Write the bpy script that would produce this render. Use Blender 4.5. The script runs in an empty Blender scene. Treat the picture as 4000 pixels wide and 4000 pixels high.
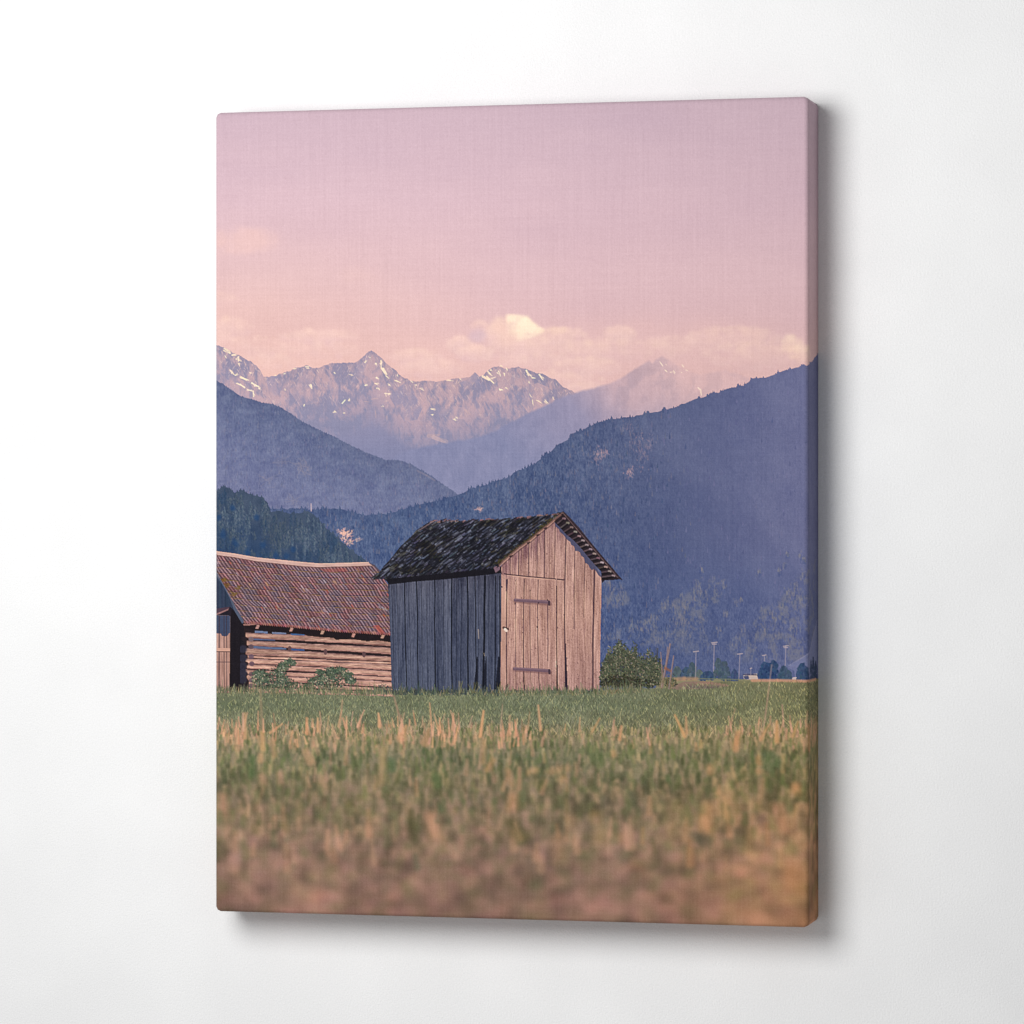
import bpy, math
import numpy as np

# ------------------------------------------------------------------ sizes (metres)
W, H, T = 0.60, 0.80, 0.0585          # canvas print: width, height, depth of the stretcher
PITCH = 0.0006                        # one raster cell of the ink
MG = 100                              # cells of picture wrapped round each edge
NX, NY = int(W / PITCH) + 2 * MG, int(round(H / PITCH)) + 2 * MG
rng = np.random.default_rng(7)
f32 = np.float32

# ------------------------------------------------------------------ measuring: print drawn in its own 2-D coordinates
SRC = np.array([(843, 437), (3160, 373), (3159, 3627), (843, 3564.5)], float)
DST = np.array([(MG, MG), (NX - MG, MG), (NX - MG, NY - MG), (MG, NY - MG)], float)
A = []
for (x, y), (u, v) in zip(SRC, DST):
    A.append([x, y, 1, 0, 0, 0, -u * x, -u * y, -u]); A.append([0, 0, 0, x, y, 1, -v * x, -v * y, -v])
HM = np.linalg.svd(np.array(A))[2][-1].reshape(3, 3)
HI = np.linalg.inv(HM)


def M(p):
    p = np.atleast_2d(np.asarray(p, float))
    q = np.c_[p, np.ones(len(p))] @ HM.T
    return q[:, :2] / q[:, 2:]


def Z(ox, oy, s):
    return lambda p: M(np.atleast_2d(np.asarray(p, float)) * s + np.array([ox, oy]))


SC = 1000 / 2317.0                    # raster cells per measured unit
Z1 = Z(800, 1150, 1200 / 1932); Z2 = Z(2000, 1150, 1250 / 1932); Z3 = Z(1400, 1900, 1100 / 1932)
Z4 = Z(830, 1900, 770 / 1750); Z5 = Z(2300, 2150, 950 / 1932); Z6 = Z(1400, 1180, 800 / 1932)
Z7 = Z(830, 2600, 1220 / 1932); Z8 = Z(2000, 2600, 1220 / 1932); Z9 = Z(1900, 1880, 580 / 1932)
ZA = Z(1880, 2380, 600 / 1932); ZB = Z(830, 2200, 400 / 1380)
k1, k2, k3, k4, k5, k6 = [SC * s for s in (1200 / 1932, 1250 / 1932, 1100 / 1932, .44, 950 / 1932, 800 / 1932)]

YY, XX = np.mgrid[0:NY, 0:NX].astype(f32)
_d = HI[2, 0] * XX + HI[2, 1] * YY + HI[2, 2]
TX = ((HI[0, 0] * XX + HI[0, 1] * YY + HI[0, 2]) / _d).astype(f32)   # measured x, y of each cell
TY = ((HI[1, 0] * XX + HI[1, 1] * YY + HI[1, 2]) / _d).astype(f32)

# ------------------------------------------------------------------ noise
TAB = rng.random((64, 256, 256)).astype(f32)


def vn(x, y, seed):
    t = TAB[seed % 64]
    xi = np.floor(x).astype(np.int32); yi = np.floor(y).astype(np.int32)
    fx = x - xi; fy = y - yi
    fx = fx * fx * (3 - 2 * fx); fy = fy * fy * (3 - 2 * fy)
    x0 = xi & 255; x1 = (xi + 1) & 255; y0 = yi & 255; y1 = (yi + 1) & 255
    a = t[y0, x0]; b = t[y0, x1]; c = t[y1, x0]; d = t[y1, x1]
    return (a + (b - a) * fx) * (1 - fy) + (c + (d - c) * fx) * fy


def fbm(x, y, o, seed, g=.5):
    s = 0; a = 1; n = 0
    for i in range(o):
        s = s + a * vn(x * 2 ** i + 17 * i, y * 2 ** i + 31 * i, seed + i); n += a; a *= g
    return s / n


def sm(a, b, x):
    t = np.clip((x - a) / (b - a), 0, 1)
    return t * t * (3 - 2 * t)


# ------------------------------------------------------------------ the ink raster and its region ids
IMG = np.zeros((NY, NX, 3), f32)
ID = np.zeros((NY, NX), np.int16)
REG = {}


def rid(name):
    return REG.setdefault(name, len(REG))


def C(*c): return np.array(c, f32)


def lay(a, col, name=None, sl=None):
    sl = sl or (slice(0, NY), slice(0, NX))
    A3 = a[..., None]
    IMG[sl] = IMG[sl] * (1 - A3) + col * A3
    if name is not None:
        ID[sl][a > .5] = rid(name)


def poly(P, ss=2):
    """coverage of a polygon on its bounding box"""
    P = np.asarray(P, float)
    x0 = max(int(P[:, 0].min()) - 1, 0); x1 = min(int(P[:, 0].max()) + 3, NX)
    y0 = max(int(P[:, 1].min()) - 1, 0); y1 = min(int(P[:, 1].max()) + 3, NY)
    if x1 <= x0 or y1 <= y0: return None, None
    acc = np.zeros((y1 - y0, x1 - x0), f32)
    for i in range(ss):
        ys = np.arange(y0, y1) + (i + .5) / ss - .5
        for j in range(ss):
            xs = np.arange(x0, x1) + (j + .5) / ss - .5
            ins = np.zeros(acc.shape, bool)
            for (xa, ya), (xb, yb) in zip(P, np.roll(P, -1, 0)):
                if ya == yb: continue
                c = (ya > ys) != (yb > ys)
                if not c.any(): continue
                xc = xa + (ys[c] - ya) * (xb - xa) / (yb - ya)
                ins[c] ^= xs[None, :] < xc[:, None]
            acc += ins
    return acc / (ss * ss), (slice(y0, y1), slice(x0, x1))


def fillp(P, col, name=None, a=1.0):
    m, sl = poly(P)
    if m is not None: lay(m * a, col[sl] if getattr(col, 'ndim', 1) == 3 else col, name, sl)
    return m, sl


def stroke(x0, y0, x1, y1, w0, w1, col, a=1., soft=1., name=None):
    r = max(w0, w1) / 2 + 2 * soft + 1
    xa = max(int(min(x0, x1) - r), 0); xb = min(int(max(x0, x1) + r) + 2, NX)
    ya = max(int(min(y0, y1) - r), 0); yb = min(int(max(y0, y1) + r) + 2, NY)
    if xb <= xa or yb <= ya: return
    px = np.arange(xa, xb, dtype=f32)[None, :] - x0; py = np.arange(ya, yb, dtype=f32)[:, None] - y0
    dx, dy = x1 - x0, y1 - y0
    L = dx * dx + dy * dy + 1e-6
    t = np.clip((px * dx + py * dy) / L, 0, 1)
    d = np.sqrt((px - t * dx) ** 2 + (py - t * dy) ** 2)
    v = ((w0 + (w1 - w0) * t) / 2 - d) / soft + .5
    v = np.clip(v, 0, 1) if soft <= 1.2 else sm(-.9, 1.4, v)
    al = (v * a)[..., None]
    sub = IMG[ya:yb, xa:xb]
    sub += (np.asarray(col, f32) - sub) * al
    if name is not None:
        ID[ya:yb, xa:xb][v > .5] = rid(name)


def line(P, w, col, a=1., soft=1., name=None):
    for (xa, ya), (xb, yb) in zip(P[:-1], P[1:]):
        stroke(xa, ya, xb, yb, w, w, col, a, soft, name)


class clip:
    """keep what is drawn inside a mask only"""
    def __init__(s, m, sl): s.m, s.sl = m, sl
    def __enter__(s): s.b = IMG.copy()
    def __exit__(s, *a):
        n = IMG[s.sl] * s.m[..., None] + s.b[s.sl] * (1 - s.m[..., None])
        IMG[:] = s.b; IMG[s.sl] = n


def ridge(parts, jag=0, trees=None, seed=0):
    P = np.vstack(parts); P = P[np.argsort(P[:, 0])]
    xs = np.arange(NX)
    lo = P[0, 1] + (P[0, 0] - xs) * (P[1, 1] - P[0, 1]) / max(P[1, 0] - P[0, 0], 1) * -1
    y = np.interp(xs, P[:, 0], P[:, 1])
    m = xs < P[0, 0]; s = (P[min(3, len(P) - 1), 1] - P[0, 1]) / (P[min(3, len(P) - 1), 0] - P[0, 0])
    y[m] = P[0, 1] + (xs[m] - P[0, 0]) * s * .5
    m = xs > P[-1, 0]; s = (P[-1, 1] - P[-4, 1]) / (P[-1, 0] - P[-4, 0])
    y[m] = P[-1, 1] + (xs[m] - P[-1, 0]) * s
    if jag:
        y = y + jag * (fbm(xs / 9., xs * 0 + seed, 4, seed) - .5) * 2
    if trees:
        n, hmin, hmax, wf = trees
        r = np.random.default_rng(seed + 99)
        up = np.zeros(NX); thin = np.interp(xs, [0, 600, NX], [1, 1, .62]) if n == 300 else 1
        for xc, h in zip(r.uniform(0, NX, n), r.uniform(hmin, hmax, n)):
            up = np.maximum(up, h * (1 - np.abs(xs - xc) / (h * wf)))
        y = y - up * thin
    return y.astype(f32)


def below(y, soft=1.):
    return np.clip((YY - y[None, :]) / soft + .5, 0, 1)


def grad(v, stops):
    k = [s[0] for s in stops]
    return np.stack([np.interp(v, k, [s[1][c] for s in stops]) for c in range(3)], -1).astype(f32)


def jit(c, s): return np.asarray(c, f32) + rng.normal(0, s) + rng.normal(0, s * .35, 3)


# ================================================================== THE PRINTED PICTURE
# ---- sky
IMG[:] = grad(TY, [(300, (197, 171, 183)), (450, (200, 173, 185)), (800, (211, 180, 189)), (1100, (217, 183, 188)),
                   (1300, (218, 181, 183)), (1500, (219, 180, 178))])
n = fbm(TX / 420, TY / 150, 4, 3)
IMG += ((n - .5) * 9)[..., None] * C(1, .9, .6)
IMG += (sm(2300, 900, TX) * sm(700, 1300, TY) * 5)[..., None] * C(1, .5, -1)
ID[:] = rid('sky')
cl = np.zeros((NY, NX), f32)


def cloud(P, rx, ry, a, th=.5, w=.28, seed=1, col=(244, 200, 180), f=90.):
    """soft edged cloud about a point: an ellipse eaten by noise"""
    global cl
    cx, cy = P
    d = np.sqrt(((TX - cx) / rx) ** 2 + ((TY - cy) / ry) ** 2)
    m = np.clip(1 - d, 0, 1)
    nz = fbm(TX / f, TY / (f * .75), 5, seed)
    w = w * 1.6; v = sm(th - w, th + w, m + (nz - .5) * 1.25) * a * .88 * sm(0, .45, m)
    lay(v, C(*col)); cl = np.maximum(cl, v)


def T_(zo, zs, p): return (zo[0] + p[0] * zs, zo[1] + p[1] * zs)


o1, s1 = (800, 1150), .6211; o2, s2 = (2000, 1150), .647; o6, s6 = (1400, 1180), .4141


def puffs(zf, k, c, n, top, bot, a, r=(10, 34), edge=1.):
    """cumulus heaped up from soft puffs, pale above and mauve below"""
    cx, cy, rx, ry = c
    for _ in range(n):
        an = rng.uniform(0, 2 * math.pi); q = math.sqrt(rng.random())
        dx, dy = q * math.cos(an), q * math.sin(an)
        ta = np.clip(.5 - dy * .5 + rng.normal(0, .16), 0, 1)
        col = np.array(bot) * (1 - ta) + np.array(top) * ta
        R_ = rng.uniform(*r) * SC * (1.15 - .55 * q)
        x, y = zf((cx + dx * rx, cy + dy * ry))[0]
        stroke(x - R_ * .3, y, x + R_ * .3, y, R_ * 1.0, R_ * 1.0, jit(col, 2.5), a * rng.uniform(.4, 1), R_ * .62 * edge)


cloud((1300, 1420), 900, 190, .32, .2, .35, 9, (234, 193, 184), 130)
cloud((2500, 1400), 1000, 220, .36, .2, .35, 14, (234, 192, 184), 130)
cloud((930, 940), 230, 75, .6, .42, .3, 5, (234, 194, 186))
cloud((1420, 1075), 120, 60, .2, .45, .3, 8, (234, 196, 188))
TOP, BOT = (241, 204, 191), (221, 184, 184)
for zf, c, n, a in ((Z1, (150, 215, 150, 70), 70, .22), (Z1, (60, 290, 120, 90), 60, .2), (Z1, (330, 330, 260, 70), 80, .16), (Z1, (720, 265, 240, 45), 110, .2), (Z1, (650, 350, 330, 60), 90, .16),
                    (Z1, (1330, 400, 170, 60), 80, .22), (Z1, (1420, 470, 220, 60), 90, .2), (Z1, (80, 30, 130, 40), 26, .14), (Z1, (420, 430, 260, 60), 70, .15),
                    (Z6, (960, 400, 110, 75), 90, .24), (Z6, (1110, 480, 190, 75), 130, .24), (Z6, (1290, 320, 120, 110), 130, .26), (Z6, (1140, 222, 60, 24), 34, .3), (Z6, (1560, 440, 330, 120), 200, .2),
                    (Z6, (1650, 560, 330, 70), 120, .18), (Z2, (310, 260, 150, 60), 110, .24), (Z2, (200, 330, 240, 90), 130, .2), (Z2, (430, 350, 160, 70), 100, .2), (Z2, (650, 240, 95, 48), 90, .24),
                    (Z2, (600, 330, 200, 80), 110, .18), (Z2, (450, 440, 220, 60), 120, .2), (Z2, (960, 330, 260, 80), 130, .16), (Z2, (1330, 270, 300, 75), 190, .2), (Z2, (1480, 370, 320, 90), 170, .18),
                    (Z2, (300, 520, 260, 60), 120, .2), (Z2, (430, 560, 120, 22), 50, .26)):
    puffs(zf, 1, c, int(n * 1.3), TOP, BOT, a * 1.35, (8, 27))
puffs(Z6, 1, (1130, 320, 50, 40), 30, (216, 184, 190), (216, 184, 190), .25)
# the bright lit head of the big cloud, and the one at the right edge
HP = [(1388, 124), (1420, 108), (1490, 115), (1600, 128), (1655, 186), (1765, 263), (1725, 306), (1640, 333), (1500, 372), (1440, 345), (1396, 240)]
m, sl = poly(Z6(HP))
for _ in range(8):
    m[1:-1, 1:-1] = (m[1:-1, 1:-1] + m[:-2, 1:-1] + m[2:, 1:-1] + m[1:-1, :-2] + m[1:-1, 2:]) / 5
nb = fbm(TX[sl] / 34, TY[sl] / 30, 4, 21)
lay(m * np.clip(.2 + nb * 1.0, 0, .95), grad(TX[sl] - TY[sl] * .3, [(1570, (246, 212, 192)), (1680, (254, 234, 206)), (1750, (253, 228, 200))]), None, sl)
for c, n in (((1570, 220, 60, 60), 60), ((1650, 262, 60, 26), 40), ((1500, 300, 60, 40), 30), ((1450, 160, 36, 24), 24), ((1720, 268, 30, 10), 16)):
    puffs(Z6, 1, c, n, (255, 237, 209), (252, 222, 198), .22, (8, 20), .8)
puffs(Z6, 1, (1420, 330, 60, 60), 40, (240, 205, 189), (234, 195, 186), .22)
puffs(Z6, 1, (1850, 270, 120, 30), 40, (243, 208, 190), (236, 198, 186), .2, (8, 22))
puffs(Z6, 1, (1330, 210, 50, 60), 40, (241, 207, 190), (236, 196, 186), .2)
puffs(Z2, 1, (1690, 295, 60, 50), 50, (252, 224, 199), (246, 208, 190), .18, (8, 26))
puffs(Z2, 1, (1750, 355, 90, 50), 60, (250, 218, 196), (244, 204, 188), .18, (8, 26))
m, sl = poly(Z6([(1385, 120), (1420, 108), (1490, 115), (1600, 130), (1660, 190), (1765, 265), (1720, 310), (1640, 335), (1500, 372), (1430, 345), (1385, 250)]))
cl[sl] = np.maximum(cl[sl], m)
m, sl = poly(Z6([(830, 420), (900, 330), (1000, 380), (1085, 400), (1130, 230), (1385, 120), (1490, 108), (1600, 128), (1765, 263), (1900, 250), (2050, 300), (2100, 480), (2000, 650), (1870, 700), (1700, 640), (1500, 600), (1340, 590), (1180, 660), (1000, 600), (880, 520)]))
ID[sl][m > .5] = rid('cloud')

# ---- far snowy range
far = ridge([Z1([(70, 312), (95, 318), (130, 340), (190, 370), (240, 395), (290, 425), (330, 445), (352, 470), (375, 515),
                 (385, 518), (440, 508), (500, 490), (545, 480), (575, 458), (640, 452), (720, 458), (765, 452), (800, 435),
                 (850, 430), (905, 430), (940, 425), (975, 418), (1000, 395), (1025, 372), (1050, 355), (1080, 370),
                 (1110, 400), (1150, 435), (1190, 470), (1215, 495), (1240, 520), (1290, 540), (1350, 545), (1440, 550),
                 (1480, 548), (1540, 535), (1600, 525), (1660, 522), (1700, 490), (1730, 510), (1760, 500), (1790, 475),
                 (1850, 445), (1885, 458), (1925, 465)]),
             Z2([(15, 448), (40, 437), (70, 450), (110, 460), (160, 475), (210, 490), (250, 510), (285, 530), (310, 552),
                 (345, 568), (400, 600), (1700, 700)])], jag=3.2, seed=33)
dep = (YY - far[None, :]) / SC
wx = TX + 30 * (fbm(TX / 60, TY / 60, 3, 36) - .5); wy = TY + 30 * (fbm(TX / 60, TY / 60, 3, 38) - .5)
rk = fbm(wx / 24 + wy / 160, wy / 52, 5, 34)
rk2 = fbm((wx - wy * .15) / 70, wy / 70, 3, 40)
fine = fbm((wx - wy * .25) / 9, wy / 24, 3, 44)
v = np.clip(.48 + (rk - .5) * 2.3 + (rk2 - .5) * 2.0 + (fine - .5) * 1.7, 0, 1)
lit = grad(dep, [(0, (182, 156, 165)), (110, (189, 161, 170)), (220, (168, 151, 169)), (340, (146, 141, 168))])
shd = grad(dep, [(0, (142, 134, 157)), (110, (146, 139, 163)), (220, (138, 136, 163)), (340, (133, 134, 165))])
col = shd + (lit - shd) * (v * sm(430, 110, dep) * 1.0)[..., None]
lay(below(far), col, 'mountain_range')
# shaded flanks and lit cliff faces
for P, c, a in ((Z6([(490, 740), (540, 870), (615, 990), (560, 1110), (440, 1130), (300, 900), (330, 830)]), (142, 138, 166), .7),
                (Z6([(1105, 660), (1180, 740), (1215, 900), (1150, 1060), (1050, 900), (960, 760), (1050, 720)]), (143, 139, 166), .6),
                (Z6([(0, 560), (130, 465), (70, 620), (20, 760), (-80, 800)]), (158, 148, 170), .5),
                (Z6([(1580, 800), (1700, 760), (1900, 850), (1800, 960), (1620, 1060), (1540, 960)]), (205, 170, 173), .65),
                (Z6([(520, 860), (620, 850), (700, 1000), (640, 1100), (590, 960)]), (196, 166, 172), .5),
                (Z6([(700, 1000), (880, 980), (1060, 1000), (1040, 1110), (800, 1090)]), (190, 163, 172), .5),
                (Z1([(390, 520), (520, 500), (480, 640), (420, 700)]), (152, 143, 168), .6),
                (Z1([(500, 560), (640, 500), (760, 560), (740, 680), (600, 700)]), (186, 160, 170), .45)):
    m, sl = poly(P)
    lay(m * a * sm(.25, .7, fbm(wx[sl] / 30, wy[sl] / 40, 4, 46)) * below(far)[sl], C(*c), None, sl)
SN = C(255, 231, 202)


def snow(zf, k, L, col=SN, a=.95):
    for q in L:
        P = zf([(q[0], q[1]), (q[2], q[3])])
        (xa, ya), (xb, yb) = P
        w = max(q[4] * k * 1.25, 1.3)
        for _ in range(3):
            t0, t1 = sorted(rng.random(2))
            j = rng.normal(0, w * .35, 4)
            stroke(xa + (xb - xa) * t0 * .6 + j[0], ya + (yb - ya) * t0 * .6 + j[1], xb + (xa - xb) * (1 - t1) * .6 + j[2],
                   yb + (ya - yb) * (1 - t1) * .6 + j[3], w * rng.uniform(.35, .8), w * rng.uniform(.2, .6), col - rng.random() * 12, a * rng.uniform(.6, 1), .9)


snow(Z6, k6, [(215, 550, 230, 610, 14), (230, 610, 260, 690, 18), (260, 690, 295, 720, 8), (172, 575, 178, 590, 14), (165, 705, 185, 715, 15),
     (70, 785, 85, 775, 14), (160, 768, 195, 760, 13), (180, 815, 200, 818, 12), (262, 868, 300, 880, 20), (350, 735, 410, 765, 9),
     (295, 780, 305, 790, 16), (535, 775, 555, 785, 10), (590, 810, 620, 835, 12), (1190, 700, 1300, 745, 26), (1225, 660, 1275, 695, 18),
     (1245, 640, 1262, 650, 12), (1320, 660, 1350, 700, 14), (1345, 600, 1365, 610, 9), (1395, 615, 1415, 645, 11), (1375, 675, 1385, 690, 10), (1335, 822, 1358, 828, 16),
     (1395, 810, 1412, 812, 9), (1600, 655, 1620, 700, 20), (1640, 710, 1675, 720, 9), (1700, 680, 1760, 750, 16), (1610, 750, 1625, 770, 9),
     (1610, 860, 1645, 905, 6), (1680, 915, 1740, 960, 9), (1760, 920, 1805, 965, 12), (1835, 895, 1847, 925, 8), (1645, 910, 1655, 990, 4), (690, 1010, 735, 1020, 9),
     (695, 1062, 712, 1062, 9), (905, 1105, 930, 1120, 9), (925, 1080, 945, 1105, 7), (55, 575, 85, 545, 10), (110, 515, 118, 522, 9),
     (215, 975, 245, 985, 9), (370, 690, 380, 700, 7), (830, 735, 900, 745, 8), (500, 745, 520, 760, 8), (960, 715, 975, 735, 7)])
snow(Z6, k6, [(1230, 1110, 1240, 1170, 12), (1140, 1000, 1170, 1095, 10), (1010, 1000, 1050, 1060, 22), (770, 800, 800, 830, 26), (880, 790, 915, 800, 24),
     (165, 1010, 175, 1110, 10), (270, 1070, 280, 1130, 10), (590, 1040, 580, 1090, 12), (1410, 890, 1420, 960, 24), (1520, 1060, 1525, 1110, 8),
     (700, 1250, 860, 1300, 50), (870, 920, 910, 935, 16), (60, 930, 130, 950, 10), (120, 905, 200, 910, 14), (250, 935, 320, 925, 8)], C(206, 176, 176), .4)
snow(Z1, k1, [(125, 345, 170, 380, 14), (170, 380, 205, 380, 11), (205, 400, 230, 420, 14), (222, 435, 230, 450, 9), (160, 475, 190, 510, 11),
     (190, 510, 210, 500, 8), (225, 515, 290, 550, 13), (290, 550, 350, 585, 13), (180, 545, 260, 590, 8), (260, 590, 310, 610, 8),
     (310, 610, 320, 645, 9), (343, 590, 350, 592, 9), (285, 495, 300, 500, 7), (640, 462, 662, 458, 11), (665, 565, 671, 590, 11),
     (920, 505, 932, 510, 8), (818, 495, 826, 498, 7), (872, 685, 888, 660, 10), (815, 738, 832, 740, 9), (910, 665, 920, 655, 8), (872, 742, 886, 745, 7),
     (560, 470, 580, 462, 6), (500, 500, 515, 497, 5), (440, 510, 455, 508, 5), (625, 690, 632, 705, 6), (505, 595, 510, 600, 5), (130, 385, 140, 400, 5)])

for _ in range(1500):
    x = rng.uniform(842, 2300); px = M((x, 1500))[0][0]; ix = int(np.clip(px, 0, NX - 1)); d_ = rng.random() ** 1.5 * 85
    py = far[ix] + 2 + d_
    Ls = rng.uniform(2, 7); an = rng.choice([-1, 1]) * rng.uniform(.5, 1.3)
    q = rng.random()
    c = (236, 204, 190) if q < .28 else (206, 174, 178) if q < .6 else (136, 128, 156)
    stroke(px, py, px + Ls * math.cos(1.57 + an * .6), py + Ls * .9, rng.uniform(.7, 1.6), .6, jit(c, 6), (.5 if q < .28 else .34) * (1 - d_ / 110), .9)

# ---- valley hills and the pale mountain on the right
mid = ridge([Z1([(60, 1500), (1000, 1150), (1240, 1000), (1300, 972), (1400, 955), (1550, 930), (1700, 905), (1850, 850), (1925, 800)]),
             Z2([(20, 765), (100, 720), (200, 670), (330, 610), (420, 585), (480, 570), (540, 555), (620, 525), (680, 495), (740, 455), (790, 420), (830, 402),
                 (850, 415), (880, 385), (905, 370), (940, 390), (1000, 430), (1060, 460), (1140, 490), (1200, 475), (1290, 458), (1360, 480),
                 (1450, 508), (1520, 530)])], jag=1.8, seed=50)
low = ridge([Z1([(60, 1300), (700, 1000), (860, 905), (930, 870), (1000, 845), (1060, 835), (1130, 850), (1200, 890), (1260, 940), (1340, 1000), (1700, 1200)])], 1.5, seed=52)
lay(below(low, 16), grad(TY, [(1650, (140, 137, 165)), (1760, (131, 132, 163)), (1900, (124, 128, 161))]), 'mountain_range')
dm = (YY - mid[None, :]) / SC
v = fbm(wx / 44 + wy / 200, wy / 60, 5, 53)
litf = sm(.42, .62, v) * sm(2300, 2420, TX) * sm(260, 30, dm)
bm = grad(TX - (TY - 1600) * .9, [(1850, (132, 134, 166)), (2250, (151, 144, 171)), (2480, (186, 161, 172)), (2800, (202, 171, 176)), (3150, (206, 174, 180))])
bm = bm + (sm(120, 420, dm))[..., None] * (C(128, 132, 166) - bm) * .85
bm += (litf * 9)[..., None] * C(1, .6, .3) + ((v - .5) * 17 + (fine - .5) * 9)[..., None] * C(1, .85, .75)
lay(below(mid, 5.) * (1 - .45 * sm(2450, 2800, TX) * sm(150, 0, dm)), bm, 'mountain_range')
snow(Z2, k2, [(890, 405, 915, 430, 7), (925, 455, 940, 470, 7), (930, 420, 935, 425, 5), (975, 462, 990, 480, 8), (1030, 428, 1040, 440, 6), (1055, 455, 1064, 458, 6), (955, 470, 970, 468, 5),
     (1130, 565, 1145, 580, 7), (1140, 580, 1146, 605, 8), (1025, 470, 1030, 472, 4)], C(250, 224, 205), .85)


def forest(mask_y, x0, x1, y0, y1, n, cols, lmin, lmax, w, a, field=None, yfun=None):
    """small conifer strokes scattered over a slope"""
    k = 0
    for _ in range(n * 4):
        if k >= n: break
        x = rng.uniform(x0, x1); y = rng.uniform(y0, y1)
        px, py = M((x, y))[0]
        ix = int(px)
        if not (0 <= ix < NX) or py < mask_y[ix] + 1: continue
        if field is not None and rng.random() > field(x, y): continue
        k += 1
        L = rng.uniform(lmin, lmax)
        c = jit(cols[rng.integers(len(cols))], 5)
        stroke(px, py - L / 2, px, py + L / 2, w * .25, w * rng.uniform(.8, 1.4), c, a * rng.uniform(.4, 1), .9)


# ---- left forested hill
lh = ridge([Z1([(70, 540), (110, 560), (170, 600), (230, 640), (300, 660), (360, 680), (430, 690), (520, 735), (600, 790), (660, 825),
                (740, 865), (830, 900), (900, 940), (960, 970), (1040, 1005), (1130, 1040), (1230, 1045), (1300, 1070), (1370, 1110),
                (1440, 1150), (1470, 1175), (1530, 1215), (1580, 1250), (1800, 1400)])], 1.0, (700, .5, 2.2, .5), 55)
dl = (YY - lh[None, :]) / SC
v = fbm((TX + TY) / 40, (TY - TX * .3) / 30, 5, 57); v2 = fbm(TX / 4.5, TY / 9, 3, 59)
bl = grad(dl, [(0, (91, 99, 131)), (60, (96, 104, 137)), (250, (107, 113, 147)), (420, (114, 118, 151)), (600, (109, 115, 150))])
bl += ((v - .5) * 30 + (v2 - .5) * 26)[..., None] * C(1, .95, .7)
bl += (sm(1100, 1800, TX) * 8)[..., None] * C(1, .9, .8)
lay(below(lh, 1.5), bl, 'forested_hill')
forest(lh, 842, 1760, 1500, 2080, 1500, [(92, 98, 130), (124, 122, 146), (108, 112, 145)], 3, 6, 2.4, .5)
line(Z1([(1340, 1110), (1400, 1140), (1450, 1172)]), 3, (150, 138, 152), .35, 1.)
for q in ((610, 1090), (640, 1100), (600, 1070), (390, 1160), (560, 1300), (480, 1060)):
    px, py = Z1(q)[0]
    for _ in range(14):
        stroke(px + rng.normal(0, 8), py + rng.normal(0, 7), px + rng.normal(0, 8), py + rng.normal(0, 7), 2, 1, (138, 132, 148), .22, 1.)

# ---- right forested slope
rs = ridge([Z1([(-120, 1340), (690, 1352), (760, 1352), (850, 1348), (900, 1366), (1000, 1388), (1080, 1384), (1180, 1376), (1300, 1342), (1400, 1312),
                (1500, 1292), (1600, 1257), (1700, 1217), (1800, 1187), (1925, 1145)]),
            Z2([(10, 1078), (60, 1060), (140, 1020), (210, 968), (280, 908), (340, 875), (360, 845), (430, 818), (500, 780), (600, 752),
                (700, 744), (780, 726), (900, 704), (1000, 676), (1060, 650), (1160, 615), (1230, 594), (1300, 574), (1400, 545),
                (1450, 512), (1530, 500), (1600, 475), (1700, 446), (1780, 432), (1800, 424)])], 2.2, (300, .6, 6.4, .36), 61)
dr = (YY - rs[None, :]) / SC
v = fbm((TX - TY * .4) / 110, TY / 130, 4, 63); v2 = fbm(TX / 4.4, TY / 9, 3, 65); v3 = fbm(TX / 16, TY / 34, 3, 67)
base = grad(TX, [(1000, (82, 95, 130)), (1600, (75, 90, 126)), (2100, (78, 90, 124)), (2500, (86, 94, 128)), (2900, (99, 103, 139)), (3200, (110, 111, 147))])
lowc = grad(TX, [(1200, (86, 100, 136)), (2000, (74, 89, 129)), (2500, (79, 91, 130)), (2900, (88, 97, 136)), (3200, (98, 104, 143))])
tt = sm(2050, 2420, TY)
base = base + (lowc - base) * tt[..., None] + C(0, 1, 1)
dark = np.exp(-((TX - 2480) / 330) ** 2 - ((TY - 2080) / 190) ** 2)
base -= (dark * 7)[..., None] * C(1, .8, .5)
band = np.exp(-((TX - TY * 1.2 - 520) / 130) ** 2) * sm(2150, 1700, TY)
base += (band * 3)[..., None] * C(1, .8, .6)
amp = sm(2750, 2100, TX) * .85 + .22 + .45 * sm(2250, 2450, TY)
base += ((v2 - .5) * 46 * amp + (v3 - .5) * 30 * amp + (v - .5) * 16)[..., None] * C(1, .92, .72)
lay(below(rs, 1.), base, 'forested_slope')
hz = np.exp(-dr / 26.) * (dr > 0)
lay(hz * .35 * sm(3300, 2100, TX), C(62, 76, 112))
forest(rs, 1250, 2700, 1550, 2700, 3400, [(54, 68, 106), (58, 74, 110), (62, 78, 116), (108, 108, 130), (98, 102, 128), (120, 114, 130)], 4, 9, 2.4, .58,
       lambda x, y: np.interp(x, [1250, 2250, 2500, 2700], [1, .9, .3, .03]))
forest(rs, 2500, 3350, 1420, 2350, 500, [(84, 90, 132), (118, 116, 152)], 4, 8, 2.4, .4)
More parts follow.
